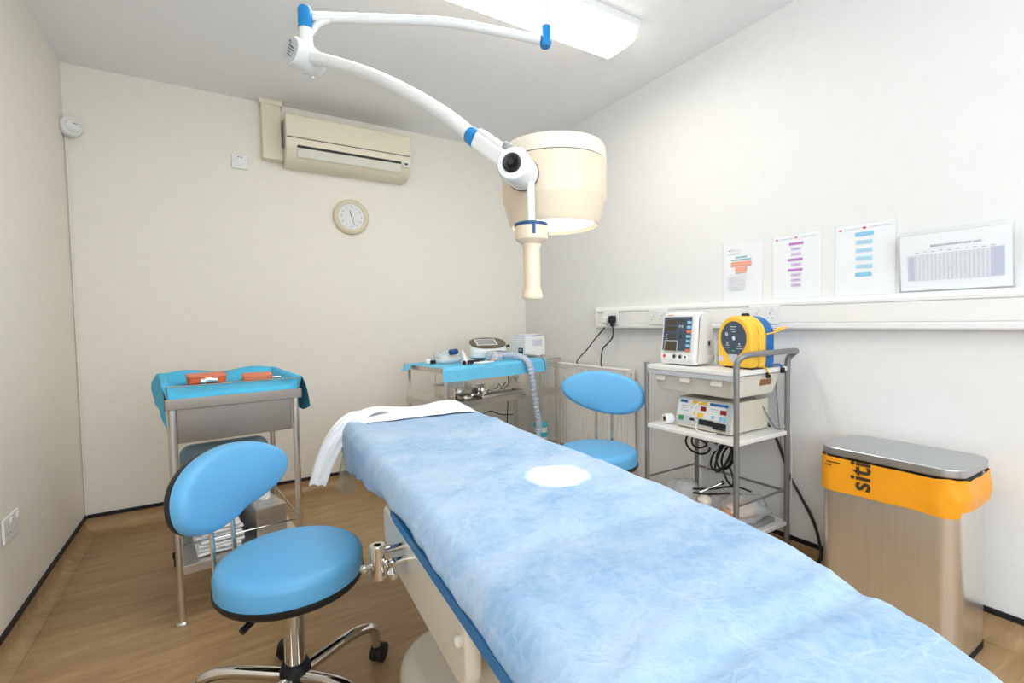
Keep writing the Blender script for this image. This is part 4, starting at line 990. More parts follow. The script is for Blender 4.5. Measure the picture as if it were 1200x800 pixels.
strips(t, X, 'lilac_box', 'lilac', [(0.0, z, 0.044, 0.014) for z in (0.080, 0.055, 0.008, -0.039, -0.062, -0.086)])
strips(t, X, 'text_lines', 'purple', [(0.0, z, 0.024, 0.003) for z in (0.080, 0.055, 0.008, -0.039, -0.062, -0.086)], 0.0030)
strips(t, X, 'heading', 'redp', [(-0.088, 0.130, 0.008, 0.006), (0.0, 0.130, 0.009, 0.007)]); strips(t, X, 'heading_text', 'greyp', [(-0.045, 0.129, 0.06, 0.003), (0.055, 0.129, 0.07, 0.003)])
t, X = sheet_paper('flowchart_sheet', 'white flowchart sheet with a column of light blue boxes on the right wall', 0.925, 1.360, 0.213, 0.290, 'notice')
strips(t, X, 'blue_box', 'cyanp', [(0.0, 0.103, 0.066, 0.017), (-0.002, -0.062, 0.058, 0.016)])
strips(t, X, 'pale_blue_box', 'cyanp2', [(0.0, z, 0.058, 0.016) for z in (0.070, 0.037, 0.004, -0.029)])
strips(t, X, 'text_lines', 'bluep', [(0.0, z, 0.034, 0.003) for z in (0.103, 0.070, 0.037, 0.004, -0.029, -0.062)], 0.0030)
strips(t, X, 'heading', 'redp', [(-0.088, 0.128, 0.010, 0.006), (0.0, 0.128, 0.012, 0.008)]); strips(t, X, 'heading_text', 'greyp', [(-0.045, 0.128, 0.06, 0.003), (0.055, 0.128, 0.07, 0.003)])
# check log in a clear wall pocket leaning out slightly
t = thing('log_sheet', 'landscape check log sheet in a clear pocket, rightmost on the right wall', 'log sheet', (XR, 0.645, 1.215))
X = Matrix.Translation((XR-0.018, 0.643, 1.322)) @ Matrix.Rotation(R(-6), 4, 'Y') @ XR_M
b = MB().box((0, 0, 0), (0.306, 0.205, 0.0014)); b.bm.transform(X); make('sheet', b, 'paper', t)
b = MB(); b.box((0, 0.006, -0.004), (0.318, 0.228, 0.0012)); b.box((0, 0, 0.004), (0.318, 0.214, 0.0008)); b.box((0.157, 0, 0), (0.002, 0.214, 0.008)); b.box((-0.157, 0, 0), (0.002, 0.214, 0.008)); b.box((0, -0.108, 0), (0.318, 0.002, 0.010)); b.bm.transform(X); make('clear_pocket', b, 'glass', t)
b = MB(); text_mesh(b, 'RESUSCITATION CHECK LOG', 0.0105, Matrix.Translation((0.008, 0.058, 0.0014)), 0.0003); b.bm.transform(X); make('title', b, 'darkp', t)
strips(t, X, 'table_shading', 'bluep', [(-0.118, -0.022, 0.016, 0.088), (0.118, -0.015, 0.034, 0.098)], 0.0012)
items = []
for r_ in range(18): items.append((0.0, 0.028-r_*0.0055, 0.258, 0.0012))
for c_ in range(23): items.append((-0.128+c_*0.01165, -0.018, 0.0011, 0.094))
strips(t, X, 'table_lines', 'greyp', items, 0.0016)
strips(t, X, 'column_heads', 'darkp', [(-0.10+c_*0.023, 0.038+0.002*(c_ % 2), 0.010, 0.0015) for c_ in range(10)], 0.0017)

# ------------------------------------------------------------------ right trolley
px0, px1, py0, py1 = 1.83, 2.215, 1.203, 1.692
rt = thing('equipment_trolley', 'grey tube and white laminate trolley against the right wall, carrying monitor and defibrillator', 'trolley', ((px0+px1)/2, (py0+py1)/2, 0))
pr_ = 0.0115
hnd = [(px0, py0, 0.88), (px0, py0, 0.925), (px0+0.004, py0-0.006, 0.951), (px0+0.022, py0-0.020, 0.969), (px0+0.07, py0-0.034, 0.976), (px0+0.20, py0-0.045, 0.978), (px1-0.04, py0-0.046, 0.978), (px1-0.006, py0-0.040, 0.974), (px1+0.004, py0-0.018, 0.958), (px1, py0-0.002, 0.935), (px1, py0, 0.88)]
make('push_handle', MB().tube(hnd, pr_+0.001, 16, n=8), 'greytube', rt)
for x, y in ((px0, py0), (px1, py0), (px0, py1), (px1, py1)):
    o = make('leg', MB().cyl((x, y, 0.085), (x, y, 0.915 if y == py1 else 0.885), pr_, seg=18), 'greytube', rt)
    b = MB(); b.cyl((x-0.012, y+0.018, 0.034), (x+0.012, y+0.018, 0.034), 0.034, seg=24); b.box((x, y+0.010, 0.068), (0.036, 0.036, 0.03), bev=0.008); b.cyl((x, y, 0.07), (x, y, 0.09), 0.008, seg=12); make('castor', b, 'blackrub', o)
def shelf(name, z, th, x0=px0-0.006, x1=px1+0.008, y0=py0-0.004, y1=py1+0.006):
    return make(name, MB().prism(rrect(x1-x0, y1-y0, 0.012, 5, (x0+x1)/2, (y0+y1)/2), z-th, z, bev=0.004), 'laminate', rt)
shelf('top_board', 0.905, 0.022); shelf('middle_shelf', 0.608, 0.020); shelf('bottom_shelf', 0.185, 0.020)
for y in (py0, py1): make('cross_rail', MB().cyl((px0, y, 0.335), (px1, y, 0.335), 0.0055, seg=12), 'greytube', rt)
make('cross_rail', MB().cyl((px1, py0, 0.325), (px1, py1, 0.325), 0.0055, seg=12), 'greytube', rt)
make('front_rail', MB().box((px0+0.002, (py0+py1)/2, 0.872), (0.010, py1-py0-0.02, 0.022), bev=0.002), 'palegrey', rt)
# shallow plastic tray hanging under the top board
b = MB(); rows = []
for z, ins in ((0.878, 0.0), (0.872, 0.004), (0.790, 0.022), (0.780, 0.032)):
    rows.append([b.bm.verts.new((x, y, z)) for x, y in rrect(px1-px0-0.030-2*ins, py1-py0-0.030-2*ins, 0.02, 4, (px0+px1)/2, (py0+py1)/2)])
for p, q in zip(rows, rows[1:]):
    n = len(p)
    for k in range(n): b.bm.faces.new((p[k], p[(k+1) % n], q[(k+1) % n], q[k]))
b.bm.faces.new(rows[-1]); tr_ = make('tray', b, 'trayplas', rt, 'cream plastic tray under the top')
for y in (1.615, 1.47, 1.305): 
    b = MB().box((px0+0.012, y, 0.848), (0.012, 0.055, 0.034), Matrix.Rotation(R(12), 4, 'Y'), bev=0.004); make('clip', b, 'trayplas', tr_)
b = MB().box(((px0+px1)/2+0.06, py0+0.026, 0.840), (0.085, 0.012, 0.028), Matrix.Rotation(R(8), 4, 'X'), bev=0.005); make('hand_slot', b, 'brown', tr_, 'dark hand slot')

# ------------------------------------------------------------------ patient monitor (local +y faces out of the screen)
def facing(az): return R(az-90)
mz = 0.906
t = thing('patient_monitor', 'white upright patient monitor with a dark display on the top of the grey trolley', 'monitor', (1.955, 1.545, mz), facing(180))
side = [(0.074, 0.012), (0.084, 0.030), (0.078, 0.062), (0.058, 0.225), (0.046, 0.244), (0.020, 0.254), (-0.022, 0.248), (-0.062, 0.215), (-0.084, 0.160), (-0.094, 0.09), (-0.094, 0.02), (-0.084, 0.008), (0.06, 0.006)]
sm_ = spline([Vector((y, z, 0)) for y, z in side], 3, True)
b = MB().prism([(v.x, v.y) for v in sm_], -0.104, 0.104, bev=0.014); b.bm.transform(Matrix(((0, 0, 1, 0), (1, 0, 0, 0), (0, 1, 0, 0), (0, 0, 0, 1))))
for v in b.bm.verts:
    if v.co.y < 0.03: v.co.x *= 1 - 0.17*min(1, (0.03-v.co.y)/0.12)
L('body', b, 'white', t)
fx = Matrix.Translation((0, 0.0705, 0.147)) @ Matrix.Rotation(math.atan(20/163), 4, 'X') @ Matrix(((-1, 0, 0, 0), (0, 0, 1, 0), (0, 1, 0, 0), (0, 0, 0, 1)))  # local x right as seen, y up, z out
def fp(items, nm, m, par, z):
    if len(items) > 1 and nm in ('readout', 'legend'): return [fp([it], nm, m, par, z) for it in items][0]
    b = MB()
    for x, y, w, h in items: b.box((x, y, z), (w, h, 0.002), bev=0.0008)
    b.bm.transform(fx); return L(nm, b, m, par)
bz = fp([(-0.004, 0.004, 0.160, 0.162)], 'display_bezel', 'panel', t, 0.002)
fp([(-0.040, 0.060, 0.062, 0.023), (0.022, 0.066, 0.040, 0.008), (-0.040, 0.028, 0.062, 0.022), (-0.030, -0.002, 0.042, 0.014), (-0.030, -0.020, 0.042, 0.014)], 'readout', 'lcd', bz, 0.0034)
fp([(-0.034, -0.055, 0.078, 0.054)], 'screen_frame', 'palegrey', bz, 0.0032); fp([(-0.034, -0.055, 0.070, 0.047)], 'screen', 'lcd', bz, 0.0042)
fp([(0.008, 0.040, 0.004, 0.010), (0.016, 0.040, 0.004, 0.010), (0.026, 0.038, 0.005, 0.014), (-0.064, 0.000, 0.010, 0.003), (-0.064, -0.009, 0.010, 0.003), (-0.064, -0.020, 0.010, 0.003)], 'legend', 'palegrey', bz, 0.0034)
fp([(0.018, -0.010, 0.005, 0.020)], 'indicator', 'black', bz, 0.0036)
for k in range(7): fp([(0.064, 0.058-0.022*k, 0.024, 0.013)], 'button', ['lightblue', 'lightblue', 'orangep', 'lightblue', 'lightblue', 'lightblue', 'orangep'][k], t, 0.004)
fp([(-0.050, 0.094, 0.034, 0.005)], 'nameplate', 'salmon', t, 0.002)
for x, m, rr in ((-0.072, 'orange', 0.009), (-0.012, 'grey', 0.0115), (0.022, 'grey', 0.0115), (0.052, 'white', 0.010)):
    o = L('port', MB().lathe([(0, 0), (rr, 0), (rr, 0.004), (rr*0.7, 0.006), (0, 0.006)], (-x, 0.078, 0.042), 20, axis=(0, 1, 0.15)), m, t)
    if m != 'orange': L('port_hole', MB().lathe([(0, 0.005), (rr*0.55, 0.005), (rr*0.55, 0.0068), (0, 0.0068)], (-x, 0.078, 0.042), 16, axis=(0, 1, 0.15)), 'black', o)
b = MB().box((-0.0935, -0.035, 0.100), (0.012, 0.034, 0.042), bev=0.003); o = L('side_socket', b, 'palegrey', t); b = MB().box((-0.0998, -0.029, 0.105), (0.003, 0.013, 0.022), bev=0.001); L('socket_hole', b, 'black', o)
b = MB().box((-0.0935, -0.035, 0.060), (0.012, 0.022, 0.018), bev=0.002); L('side_label', b, 'palegrey', t)
# pale box behind
t = thing('accessory_box', 'small pale box standing between the patient monitor and the yellow defibrillator', 'box', (2.135, 1.452, mz), facing(178))
L('body', MB().box((0, 0, 0.060), (0.060, 0.08, 0.120), bev=0.004), 'laminate', t); L('lid', MB().box((0, 0, 0.124), (0.062, 0.082, 0.012), bev=0.003), 'palegrey', t)
# ------------------------------------------------------------------ defibrillator
t = thing('defibrillator', 'yellow defibrillator with a round window and a blue back on the grey trolley', 'defibrillator', (1.990, 1.282, mz), facing(170))
def aed_out(s=1.0):
    o = []; w, hgt, rr = 0.094*s, 0.232, 0.094*s
    for k in range(0, 25): a = R(180*k/24); o.append((rr*math.cos(a), hgt - 0.094 + rr*math.sin(a)))
    z0 = 0.006 + (1-s)*0.09
    o += [(-w, 0.05)] + [(-w*0.86 - w*0.14*math.cos(R(q_)), z0 + 0.03 - 0.03*math.sin(R(q_))) for q_ in range(0, 91, 18)]
    o += [(w*0.86 + w*0.14*math.sin(R(q_)), z0 + 0.03 - 0.03*math.cos(R(q_))) for q_ in range(0, 91, 18)] + [(w, 0.05)]
    return o
UP = Matrix(((1, 0, 0, 0), (0, 0, 1, 0), (0, 1, 0, 0), (0, 0, 0, 1)))   # prism x, y->z, z->+y
b = MB().prism(aed_out(), 0.0, 0.050, bev=0.012); b.bm.transform(UP); L('front_shell', b, 'yellow', t)
b = MB().prism(aed_out(), -0.040, -0.002, bev=0.008); b.bm.transform(UP); L('middle_shell', b, 'yellow', t)
b = MB().prism(aed_out(0.97), -0.092, -0.0405, bev=0.010); b.bm.transform(UP); L('back_shell', b, 'aedblue', t, 'blue back half')
fr = MB(); N = 48
def teardrop(s):
    o = []
    for k in range(N):
        a = 2*PI*k/N; x = math.cos(a)*0.070*s; z = math.sin(a)*0.076*s
        if z < 0: x *= 1 - 0.34*(abs(z)/(0.076*s))**2; z *= 1.14
        o.append((x, z))
    return o
b = MB().prism(teardrop(1.0), 0, 0.003, bev=0.001, mtx=Matrix.Translation((0, 0.0495, 0.132)) @ UP); wn = L('window', b, 'panel', t, 'dark grey blue window')
def aicons(items, nm, m, z=0.0528):
    b = MB()
    for x, zz, w, h in items: b.box((-x, z, 0.132+zz), (w, 0.001, h), bev=0.0004)
    return L(nm, b, m, wn)
aicons([(0, 0.052, 0.036, 0.004), (-0.004, 0.042, 0.030, 0.003), (0.004, 0.030, 0.022, 0.003), (-0.040, 0.020, 0.006, 0.016), (-0.032, 0.018, 0.006, 0.014), (-0.030, -0.030, 0.022, 0.003), (-0.034, -0.040, 0.030, 0.003), (0.034, -0.034, 0.022, 0.003), (0.036, -0.044, 0.034, 0.003), (0.034, -0.024, 0.008, 0.008), (-0.032, -0.020, 0.008, 0.010)], 'icons', 'palegrey')
b = MB().box((-0.004, 0.0532, 0.134), (0.014, 0.001, 0.016), Matrix.Rotation(R(20), 4, 'Y')); L('icon_card', b, 'white', wn)
aicons([(0.002, -0.054, 0.014, 0.008)], 'status_light', 'green')
b = MB().lathe([(0, 0), (0.026, 0), (0.026, 0.002), (0.024, 0.003), (0, 0.003)], (0, 0.0505, 0.132-0.080), 28, axis=(0, 1, 0), sy=1.0)
for v in b.bm.verts: v.co.z = min(v.co.z, 0.062)
L('button_cover', b, 'palegrey', t)
b = MB().lathe([(0, 0), (0.014, 0), (0.014, 0.001), (0, 0.001)], (0.070, 0.0495, 0.040), 24, axis=(0, 1, 0)); L('sticker', b, 'lilac', t)
b = MB().lathe([(0, 0), (0.020, 0), (0.020, 0.010), (0.014, 0.016), (0, 0.016)], (0.0, -0.02, 0.226), 24, sy=0.7); L('top_knob', b, 'blackrub', t)
hd = MB().tube([(-0.090, -0.045, 0.150), (-0.115, -0.060, 0.158), (-0.128, -0.095, 0.172), (-0.112, -0.125, 0.178), (-0.088, -0.115, 0.172), (-0.08, -0.09, 0.165)], 0.0075, 10, flat=0.5); L('carry_strap', hd, 'yellow', t, 'yellow carry strap')
b = MB()
for sx in (-0.055, 0.055): b.box((sx, 0.01, 0.006), (0.035, 0.04, 0.012), bev=0.004)
L('foot', b, 'black', t)
cable('yellow_lead', [(2.005, 1.215, 0.912), (2.02, 1.205, 0.912), (2.035, 1.195, 0.905), (2.04, 1.185, 0.880)], 0.004, 'yellow', 'short yellow lead hanging over the trolley edge below the defibrillator', cat='lead')
cable('blue_lead', [(2.10, 1.22, 0.912), (2.13, 1.205, 0.918), (2.15, 1.198, 0.912), (2.155, 1.19, 0.88)], 0.004, 'aedblue', 'short blue lead hanging over the trolley edge below the defibrillator', cat='lead')
for x, nm in ((2.042, 'yellow'), (2.155, 'blue')):
    b = MB().box((x, 1.192, 0.876 if nm == 'yellow' else 0.890), (0.020, 0.016, 0.026), bev=0.005); tag(make('lead_connector', b, 'black'), 'black connector on the end of the %s lead at the trolley edge' % nm, 'connector')
cable('black_strap', [(1.93, 1.2, 0.9085), (1.99, 1.203, 0.910), (2.05, 1.206, 0.910), (2.12, 1.203, 0.910), (2.2, 1.204, 0.910)], 0.002, 'black', 'thin black strap lying along the near edge of the trolley top', cat='strap')

# ------------------------------------------------------------------ electrosurgical unit on the middle shelf
ez = 0.609
t = thing('diathermy_unit', 'beige electrosurgical unit with coloured control panel on the middle shelf of the grey trolley', 'medical unit', (2.03, 1.42, ez), facing(180))
b = MB(); side = [(0.138, 0.0), (0.138, 0.010), (0.104, 0.136), (-0.150, 0.140), (-0.150, 0.0)]
b.prism([(y, z+0.006) for y, z in side], -0.148, 0.148, bev=0.005); b.bm.transform(Matrix(((0, 0, 1, 0), (1, 0, 0, 0), (0, 1, 0, 0), (0, 0, 0, 1)))); L('case', b, 'beige', t)
ang_ = math.atan(34/126)
ex = Matrix.Translation((0, 0.1225, 0.079)) @ Matrix.Diagonal((1.03, 1, 1.15, 1)) @ Matrix.Rotation(ang_, 4, 'X') @ Matrix(((-1, 0, 0, 0), (0, 0, 1, 0), (0, 1, 0, 0), (0, 0, 0, 1)))
def ep(items, nm, m, par, z=0.002, th=0.002, lab=None):
    if len(items) > 1 and nm.endswith(('_key', '_strip', 'display', 'socket')): return [ep([it], nm, m, par, z, th) for it in items][0]
    b = MB()
    for x, y, w, h in items: b.box((x, y, z), (w, h, th), bev=0.0006)
    b.bm.transform(ex); return L(nm, b, m, par, lab)
fp_ = ep([(0, 0.0, 0.286, 0.108)], 'front_panel', 'palegrey', t, 0.0015, 0.004, 'grey control panel')
ep([(-0.015, 0.014, 0.245, 0.070)], 'panel_print', 'white', fp_, 0.0038, 0.001)
ep([(-0.108, 0.038, 0.040, 0.011), (0.075, 0.041, 0.090, 0.011)], 'blue_strip', 'aedblue', fp_, 0.0045, 0.001)
ep([(-0.022, 0.040, 0.078, 0.014), (-0.048, -0.008, 0.016, 0.014), (-0.012, -0.010, 0.030, 0.018)], 'yellow_key', 'yellow', fp_, 0.0045, 0.002)
ep([(0.052, -0.010, 0.016, 0.014), (0.092, -0.010, 0.014, 0.016), (0.110, -0.010, 0.014, 0.016)], 'blue_key', 'lightblue', fp_, 0.0045, 0.002)
ep([(0.000, 0.018, 0.028, 0.018), (0.100, 0.015, 0.030, 0.018)], 'display', 'red', fp_, 0.0045, 0.002)
ep([(-0.105, 0.020, 0.03, 0.002), (-0.105, 0.010, 0.025, 0.002), (-0.10, 0.0, 0.04, 0.002), (0.055, 0.022, 0.035, 0.002), (0.055, 0.013, 0.030, 0.002), (-0.05, 0.018, 0.03, 0.002)], 'legend', 'grey', fp_, 0.0045, 0.0008)
ep([(-0.112, -0.032, 0.024, 0.020)], 'power_switch', 'green', fp_, 0.005, 0.006)
ep([(-0.052, -0.032, 0.022, 0.010), (0.022, -0.036, 0.072, 0.022)], 'socket', 'black', fp_, 0.005, 0.004)
ep([(0.096, -0.042, 0.050, 0.026)], 'connector', 'black', fp_, 0.012, 0.024)
b = MB()
for sx in (-0.11, 0.11):
    for sy in (-0.12, 0.10): b.cyl((sx, sy, 0), (sx, sy, 0.008), 0.010, seg=12)
L('foot', b, 'blackrub', t)
cable('white_lead', [(1.894, 1.445, 0.650), (1.872, 1.452, 0.685), (1.880, 1.448, 0.715), (1.902, 1.44, 0.736), (1.95, 1.43, 0.741)], 0.0028, 'laminate', 'thin white lead looping over the front of the electrosurgical unit', cat='lead')
cable('white_lead', [(1.894, 1.445, 0.64), (1.868, 1.430, 0.620), (1.862, 1.40, 0.613), (1.87, 1.36, 0.612), (1.868, 1.325, 0.617)], 0.0028, 'laminate', 'thin white lead lying on the shelf along the foot of the electrosurgical unit', cat='lead')
cable('coiled_lead', [(1.93, 1.43, 0.762), (1.98, 1.40, 0.764), (2.06, 1.37, 0.765), (2.11, 1.33, 0.763), (2.08, 1.30, 0.763), (2.0, 1.32, 0.764), (1.97, 1.36, 0.765), (2.02, 1.33, 0.768), (2.10, 1.30, 0.763), (2.13, 1.275, 0.725), (2.16, 1.255, 0.66), (2.18, 1.235, 0.615), (2.2, 1.22, 0.613)], 0.002, 'darkp', 'thin dark lead coiled on top of the electrosurgical unit', cat='lead')
b = MB(); b.lathe([(0.013, -0.02), (0.026, -0.02), (0.026, 0.02), (0.013, 0.02)], (1.895, 1.615, ez+0.026), 28, axis=(-0.92, 0.30, 0)); o = b
b2 = MB(); b2.lathe([(0.013, 0.0205), (0.013, -0.0205), (0.0115, -0.0205), (0.0115, 0.0205)], (1.895, 1.615, ez+0.026), 24, axis=(-0.92, 0.30, 0)); b2.lathe([(0, 0.0), (0.0115, 0.0), (0.0115, 0.002), (0, 0.002)], (1.895, 1.615, ez+0.026), 24, axis=(-0.92, 0.30, 0))
t = thing('tape_roll', 'roll of white tape with a brown core on the middle shelf beside the electrosurgical unit', 'tape', (1.895, 1.615, ez)); make('tape', b, 'paper', t); make('core', b2, 'brown', t, 'brown card core')

# cables of the right trolley
cl_ = MB()
def loop3(c, rx, rz, tilt, n=16, ph=0): return [Vector(c) + Matrix.Rotation(R(tilt), 3, 'X') @ Vector((0.012*math.sin(2*PI*k/n+ph), rx*math.cos(2*PI*k/n), rz*math.sin(2*PI*k/n))) for k in range(n)]
cl_.tube(loop3((2.07, 1.575, 0.490), 0.072, 0.046, 10), 0.0052, 8, closed=True, n=4); cl_.tube(loop3((2.075, 1.56, 0.515), 0.060, 0.040, -25), 0.0052, 8, closed=True, n=4)
for k, (rx, rz_, ti) in enumerate([(0.038, 0.075, 30), (0.030, 0.085, 24), (0.046, 0.070, 36), (0.026, 0.066, 28)]): cl_.tube(loop3((2.06+0.008*k, 1.435-0.006*k, 0.455), rx, rz_, ti, ph=k), 0.0052, 8, closed=True, n=4)
cl_.tube([(2.06, 1.60, 0.585), (2.06, 1.585, 0.54), (2.065, 1.54, 0.51), (2.06, 1.49, 0.50), (2.06, 1.46, 0.505)], 0.0055, 8); cl_.tube([(2.05, 1.47, 0.585), (2.055, 1.465, 0.54), (2.06, 1.46, 0.50)], 0.007, 8); cl_.tube([(2.06, 1.46, 0.52), (2.05, 1.40, 0.53), (2.05, 1.36, 0.505), (2.06, 1.38, 0.495)], 0.005, 8)
cl_.tube([(2.06, 1.43, 0.42), (2.05, 1.40, 0.36), (2.05, 1.37, 0.335), (2.05, 1.362, 0.37), (2.06, 1.39, 0.42)], 0.005, 8)
tag(make('cable_bundle', cl_, 'black', ang=70), 'bundle of looped black cable hanging under the middle shelf of the grey trolley', 'cable')
b = MB().prism(rrect(0.028, 0.05, 0.008), -0.012, 0.012, bev=0.004); b.bm.transform(Matrix.Translation((2.048, 1.47, 0.505)) @ Matrix.Rotation(R(90), 4, 'Y') @ Matrix.Rotation(R(40), 4, 'Z')); tag(make('cable_tie', b, 'palegrey'), 'pale clip holding the looped black cable together', 'clip')
cable('power_cable', [(2.19, 1.335, 0.665), (2.215, 1.322, 0.645), (2.238, 1.284, 0.586), (2.238, 1.247, 0.512), (2.238, 1.207, 0.40), (2.236, 1.145, 0.30), (2.232, 1.097, 0.22), (2.225, 1.068, 0.145), (2.20, 1.05, 0.07), (2.17, 1.10, 0.012), (2.14, 1.22, 0.008)], 0.0065, 'black', 'thick black power cable running down the right wall beside the trolley to the floor')
b = MB().cyl((2.183, 1.338, 0.672), (2.212, 1.322, 0.648), 0.011, seg=14); tag(make('mains_connector', b, 'black'), 'black connector at the back of the electrosurgical unit', 'connector')
cable('black_lead', [(2.19, 1.47, 0.86), (2.195, 1.475, 0.80), (2.19, 1.49, 0.75), (2.185, 1.50, 0.735)], 0.006, 'black', 'short black lead behind the trolley between top and middle shelf', cat='lead')
cable('thin_cable', [(2.245, 1.275, 0.86), (2.245, 1.272, 0.79), (2.245, 1.256, 0.61), (2.245, 1.24, 0.49), (2.245, 1.21, 0.40), (2.245, 1.16, 0.31), (2.245, 1.11, 0.25), (2.24, 1.075, 0.16), (2.23, 1.055, 0.06), (2.215, 1.06, 0.006)], 0.0022, 'grey', 'thin grey cable hanging down the wall behind the thick black cable')
cable('white_cable', [(2.20, 1.215, 0.63), (2.226, 1.192, 0.60), (2.227, 1.190, 0.55), (2.226, 1.188, 0.42), (2.224, 1.190, 0.28), (2.224, 1.2, 0.20), (2.226, 1.205, 0.08)], 0.0026, 'laminate', 'thin white cable running down the near rear leg of the grey trolley')
cable('pale_cable', [(2.12, 1.60, 0.585), (2.10, 1.55, 0.50), (2.10, 1.52, 0.42), (2.12, 1.56, 0.36), (2.15, 1.61, 0.33)], 0.003, 'beige', 'thin beige cable hanging behind the looped black cable')
# things on the bottom shelf
I4 = Matrix.Identity(4)
blob('plastic_bag', 'crumpled clear bag at the far end of the grey trolley bottom shelf', 'bag', 1.98, 1.575, 0.105, 0.10, 0.085, 'clear', 1.0, z0=0.187, mtx=I4)
blob('cream_pad', 'soft cream item inside the clear bag at the far end of the bottom shelf', 'pad', 1.97, 1.58, 0.075, 0.07, 0.055, 'beige', 6.0, z0=0.187, mtx=I4, rough=0.2)
b = MB().box((2.05, 1.30, 0.197), (0.22, 0.15, 0.022), bev=0.006); tag(make('grey_tray', b, 'grey'), 'grey tray under the bag holding the orange mask', 'tray')
blob('orange_mask', 'pale orange rubber mask inside the near bag on the bottom shelf', 'mask', 2.03, 1.325, 0.085, 0.062, 0.052, 'flesh', 2.0, z0=0.209, mtx=I4, rough=0.15)
blob('plastic_bag', 'clear plastic bag wrapped round the orange mask at the near end of the bottom shelf', 'bag', 2.05, 1.30, 0.125, 0.085, 0.068, 'clear', 5.0, z0=0.209, mtx=I4)
b = MB().tube([(1.95, 1.51, 0.30), (1.955, 1.45, 0.315), (1.98, 1.405, 0.325), (2.03, 1.38, 0.33), (2.08, 1.35, 0.325), (2.11, 1.31, 0.31)], 0.008, 10, flat=0.6); b.tube([(1.93, 1.49, 0.29), (1.93, 1.43, 0.30), (1.95, 1.385, 0.31), (2.0, 1.345, 0.315)], 0.008, 10, flat=0.6)
tag(make('black_strap', b, 'black', ang=70), 'black strap curling over the bags on the trolley bottom shelf', 'strap')
t = thing('laryngoscope', 'chrome instrument with a black tip lying on the bags of the bottom shelf', 'instrument', (1.96, 1.43, 0.31))
make('handle', MB().tube([(1.93, 1.455, 0.300), (1.965, 1.43, 0.322), (2.01, 1.40, 0.345)], 0.007, 12), 'chrome', t); make('tip', MB().cyl((2.01, 1.40, 0.345), (2.022, 1.393, 0.350), 0.010, seg=14), 'black', t, 'black tip')
blob('tape_ball', 'small cream roll beside the chrome instrument on the bottom shelf', 'roll', 1.915, 1.42, 0.030, 0.030, 0.026, 'trayplas', 4.0, z0=0.262, mtx=I4, rough=0.2)

# ------------------------------------------------------------------ bin
bx0, bx1, by0, by1, bh = 1.930, 2.215, 0.520, 0.930, 0.645
bcx, bcy = (bx0+bx1)/2, (by0+by1)/2
t = thing('waste_bin', 'tall brushed steel waste bin with a flat lid against the right wall', 'bin', (bcx, bcy, 0))
def bout(s=0.0): return rrect(bx1-bx0+2*s, by1-by0+2*s, 0.055+s, 10, bcx, bcy)
b = MB(); b.prism(bout(), 0.022, 0.598); make('body', b, 'steelbin', t, 'brushed steel body')
make('base', MB().prism(bout(0.003), 0.0, 0.022, bev=0.003), 'blackrub', t)
make('lid', MB().prism(bout(0.004), 0.613, 0.645, bev=0.006), 'lidsteel', t, 'satin steel lid')
make('lid_gasket', MB().prism(bout(-0.010), 0.597, 0.615), 'black', t)
make('pedal', MB().box((bx0-0.018, bcy, 0.022), (0.05, 0.14, 0.014), bev=0.004), 'steel', t)
# orange liner folded over the top
b = MB(); base = rrect(bx1-bx0+0.012, by1-by0+0.012, 0.06, 24, bcx, bcy)
P = []
for k in range(len(base)):
    p, q = Vector((*base[k], 0)), Vector((*base[(k+1) % len(base)], 0)); nseg = max(1, int((q-p).length/0.008))
    for j in range(nseg): P.append(p.lerp(q, j/nseg))
n = len(P); NR = 14; prev = None; cx0 = Vector((bcx, bcy, 0))
for j in range(NR+1):
    qv = j/NR; cur = []
    for k in range(n):
        p = P[k]; t_ = P[(k+2) % n]-P[k-2]; nn = Vector((t_.y, -t_.x, 0)).normalized()
        near = max(0, min(1, (by0+0.10-p.y)/0.08))        # near end bulges and crumples more
        w = 0.0015 + 0.003*abs(nz(k*0.05, qv*1.2, 3)) + near*(0.004 + 0.008*nz(p.x*22, p.y*22, qv*2.2))*(0.3+0.7*math.sin(qv*PI)) 
        bottom = 0.488 + 0.010*nz(p.x*6, p.y*6, 1.0) + 0.022*near*(1 if p.x > bx0+0.02 else 0.2)
        top = 0.609 + near*0.006*nz(p.x*30, p.y*30)
        c = p + nn*w; c.z = top + (bottom-top)*qv + 0.003*nz(p.x*12, p.y*12, qv*4); cur.append(b.bm.verts.new(c))
    if prev:
        for k in range(n): b.bm.faces.new((prev[k], prev[(k+1) % n], cur[(k+1) % n], cur[k]))
    prev = cur
t2 = thing('bin_liner', 'orange waste bag folded over the rim of the steel bin, printed with dark letters', 'bin liner', (bcx, bcy, 0.47))
make('bag', b, 'bag', t2, ang=75)
b = MB(); text_mesh(b, 'siti', 0.092, Matrix.Translation((0, 0, 0)), 0.0006, 0.0016)
# letters run upwards on the front face, tops towards the left as seen in the room
FX = Matrix(((0, 0, -1, bx0-0.0095), (-1, 0, 0, 0.785), (0, 1, 0, 0.560), (0, 0, 0, 1)))
b.bm.transform(FX @ Matrix.Rotation(R(90), 4, 'Z')); make('printed_letters', b, 'print', t2)
b = MB(); b.box((bx0-0.0092, 0.875, 0.590), (0.0006, 0.045, 0.004)); b.box((bx0-0.0092, 0.892, 0.578), (0.0006, 0.02, 0.004)); make('printed_lines', b, 'print', t2)

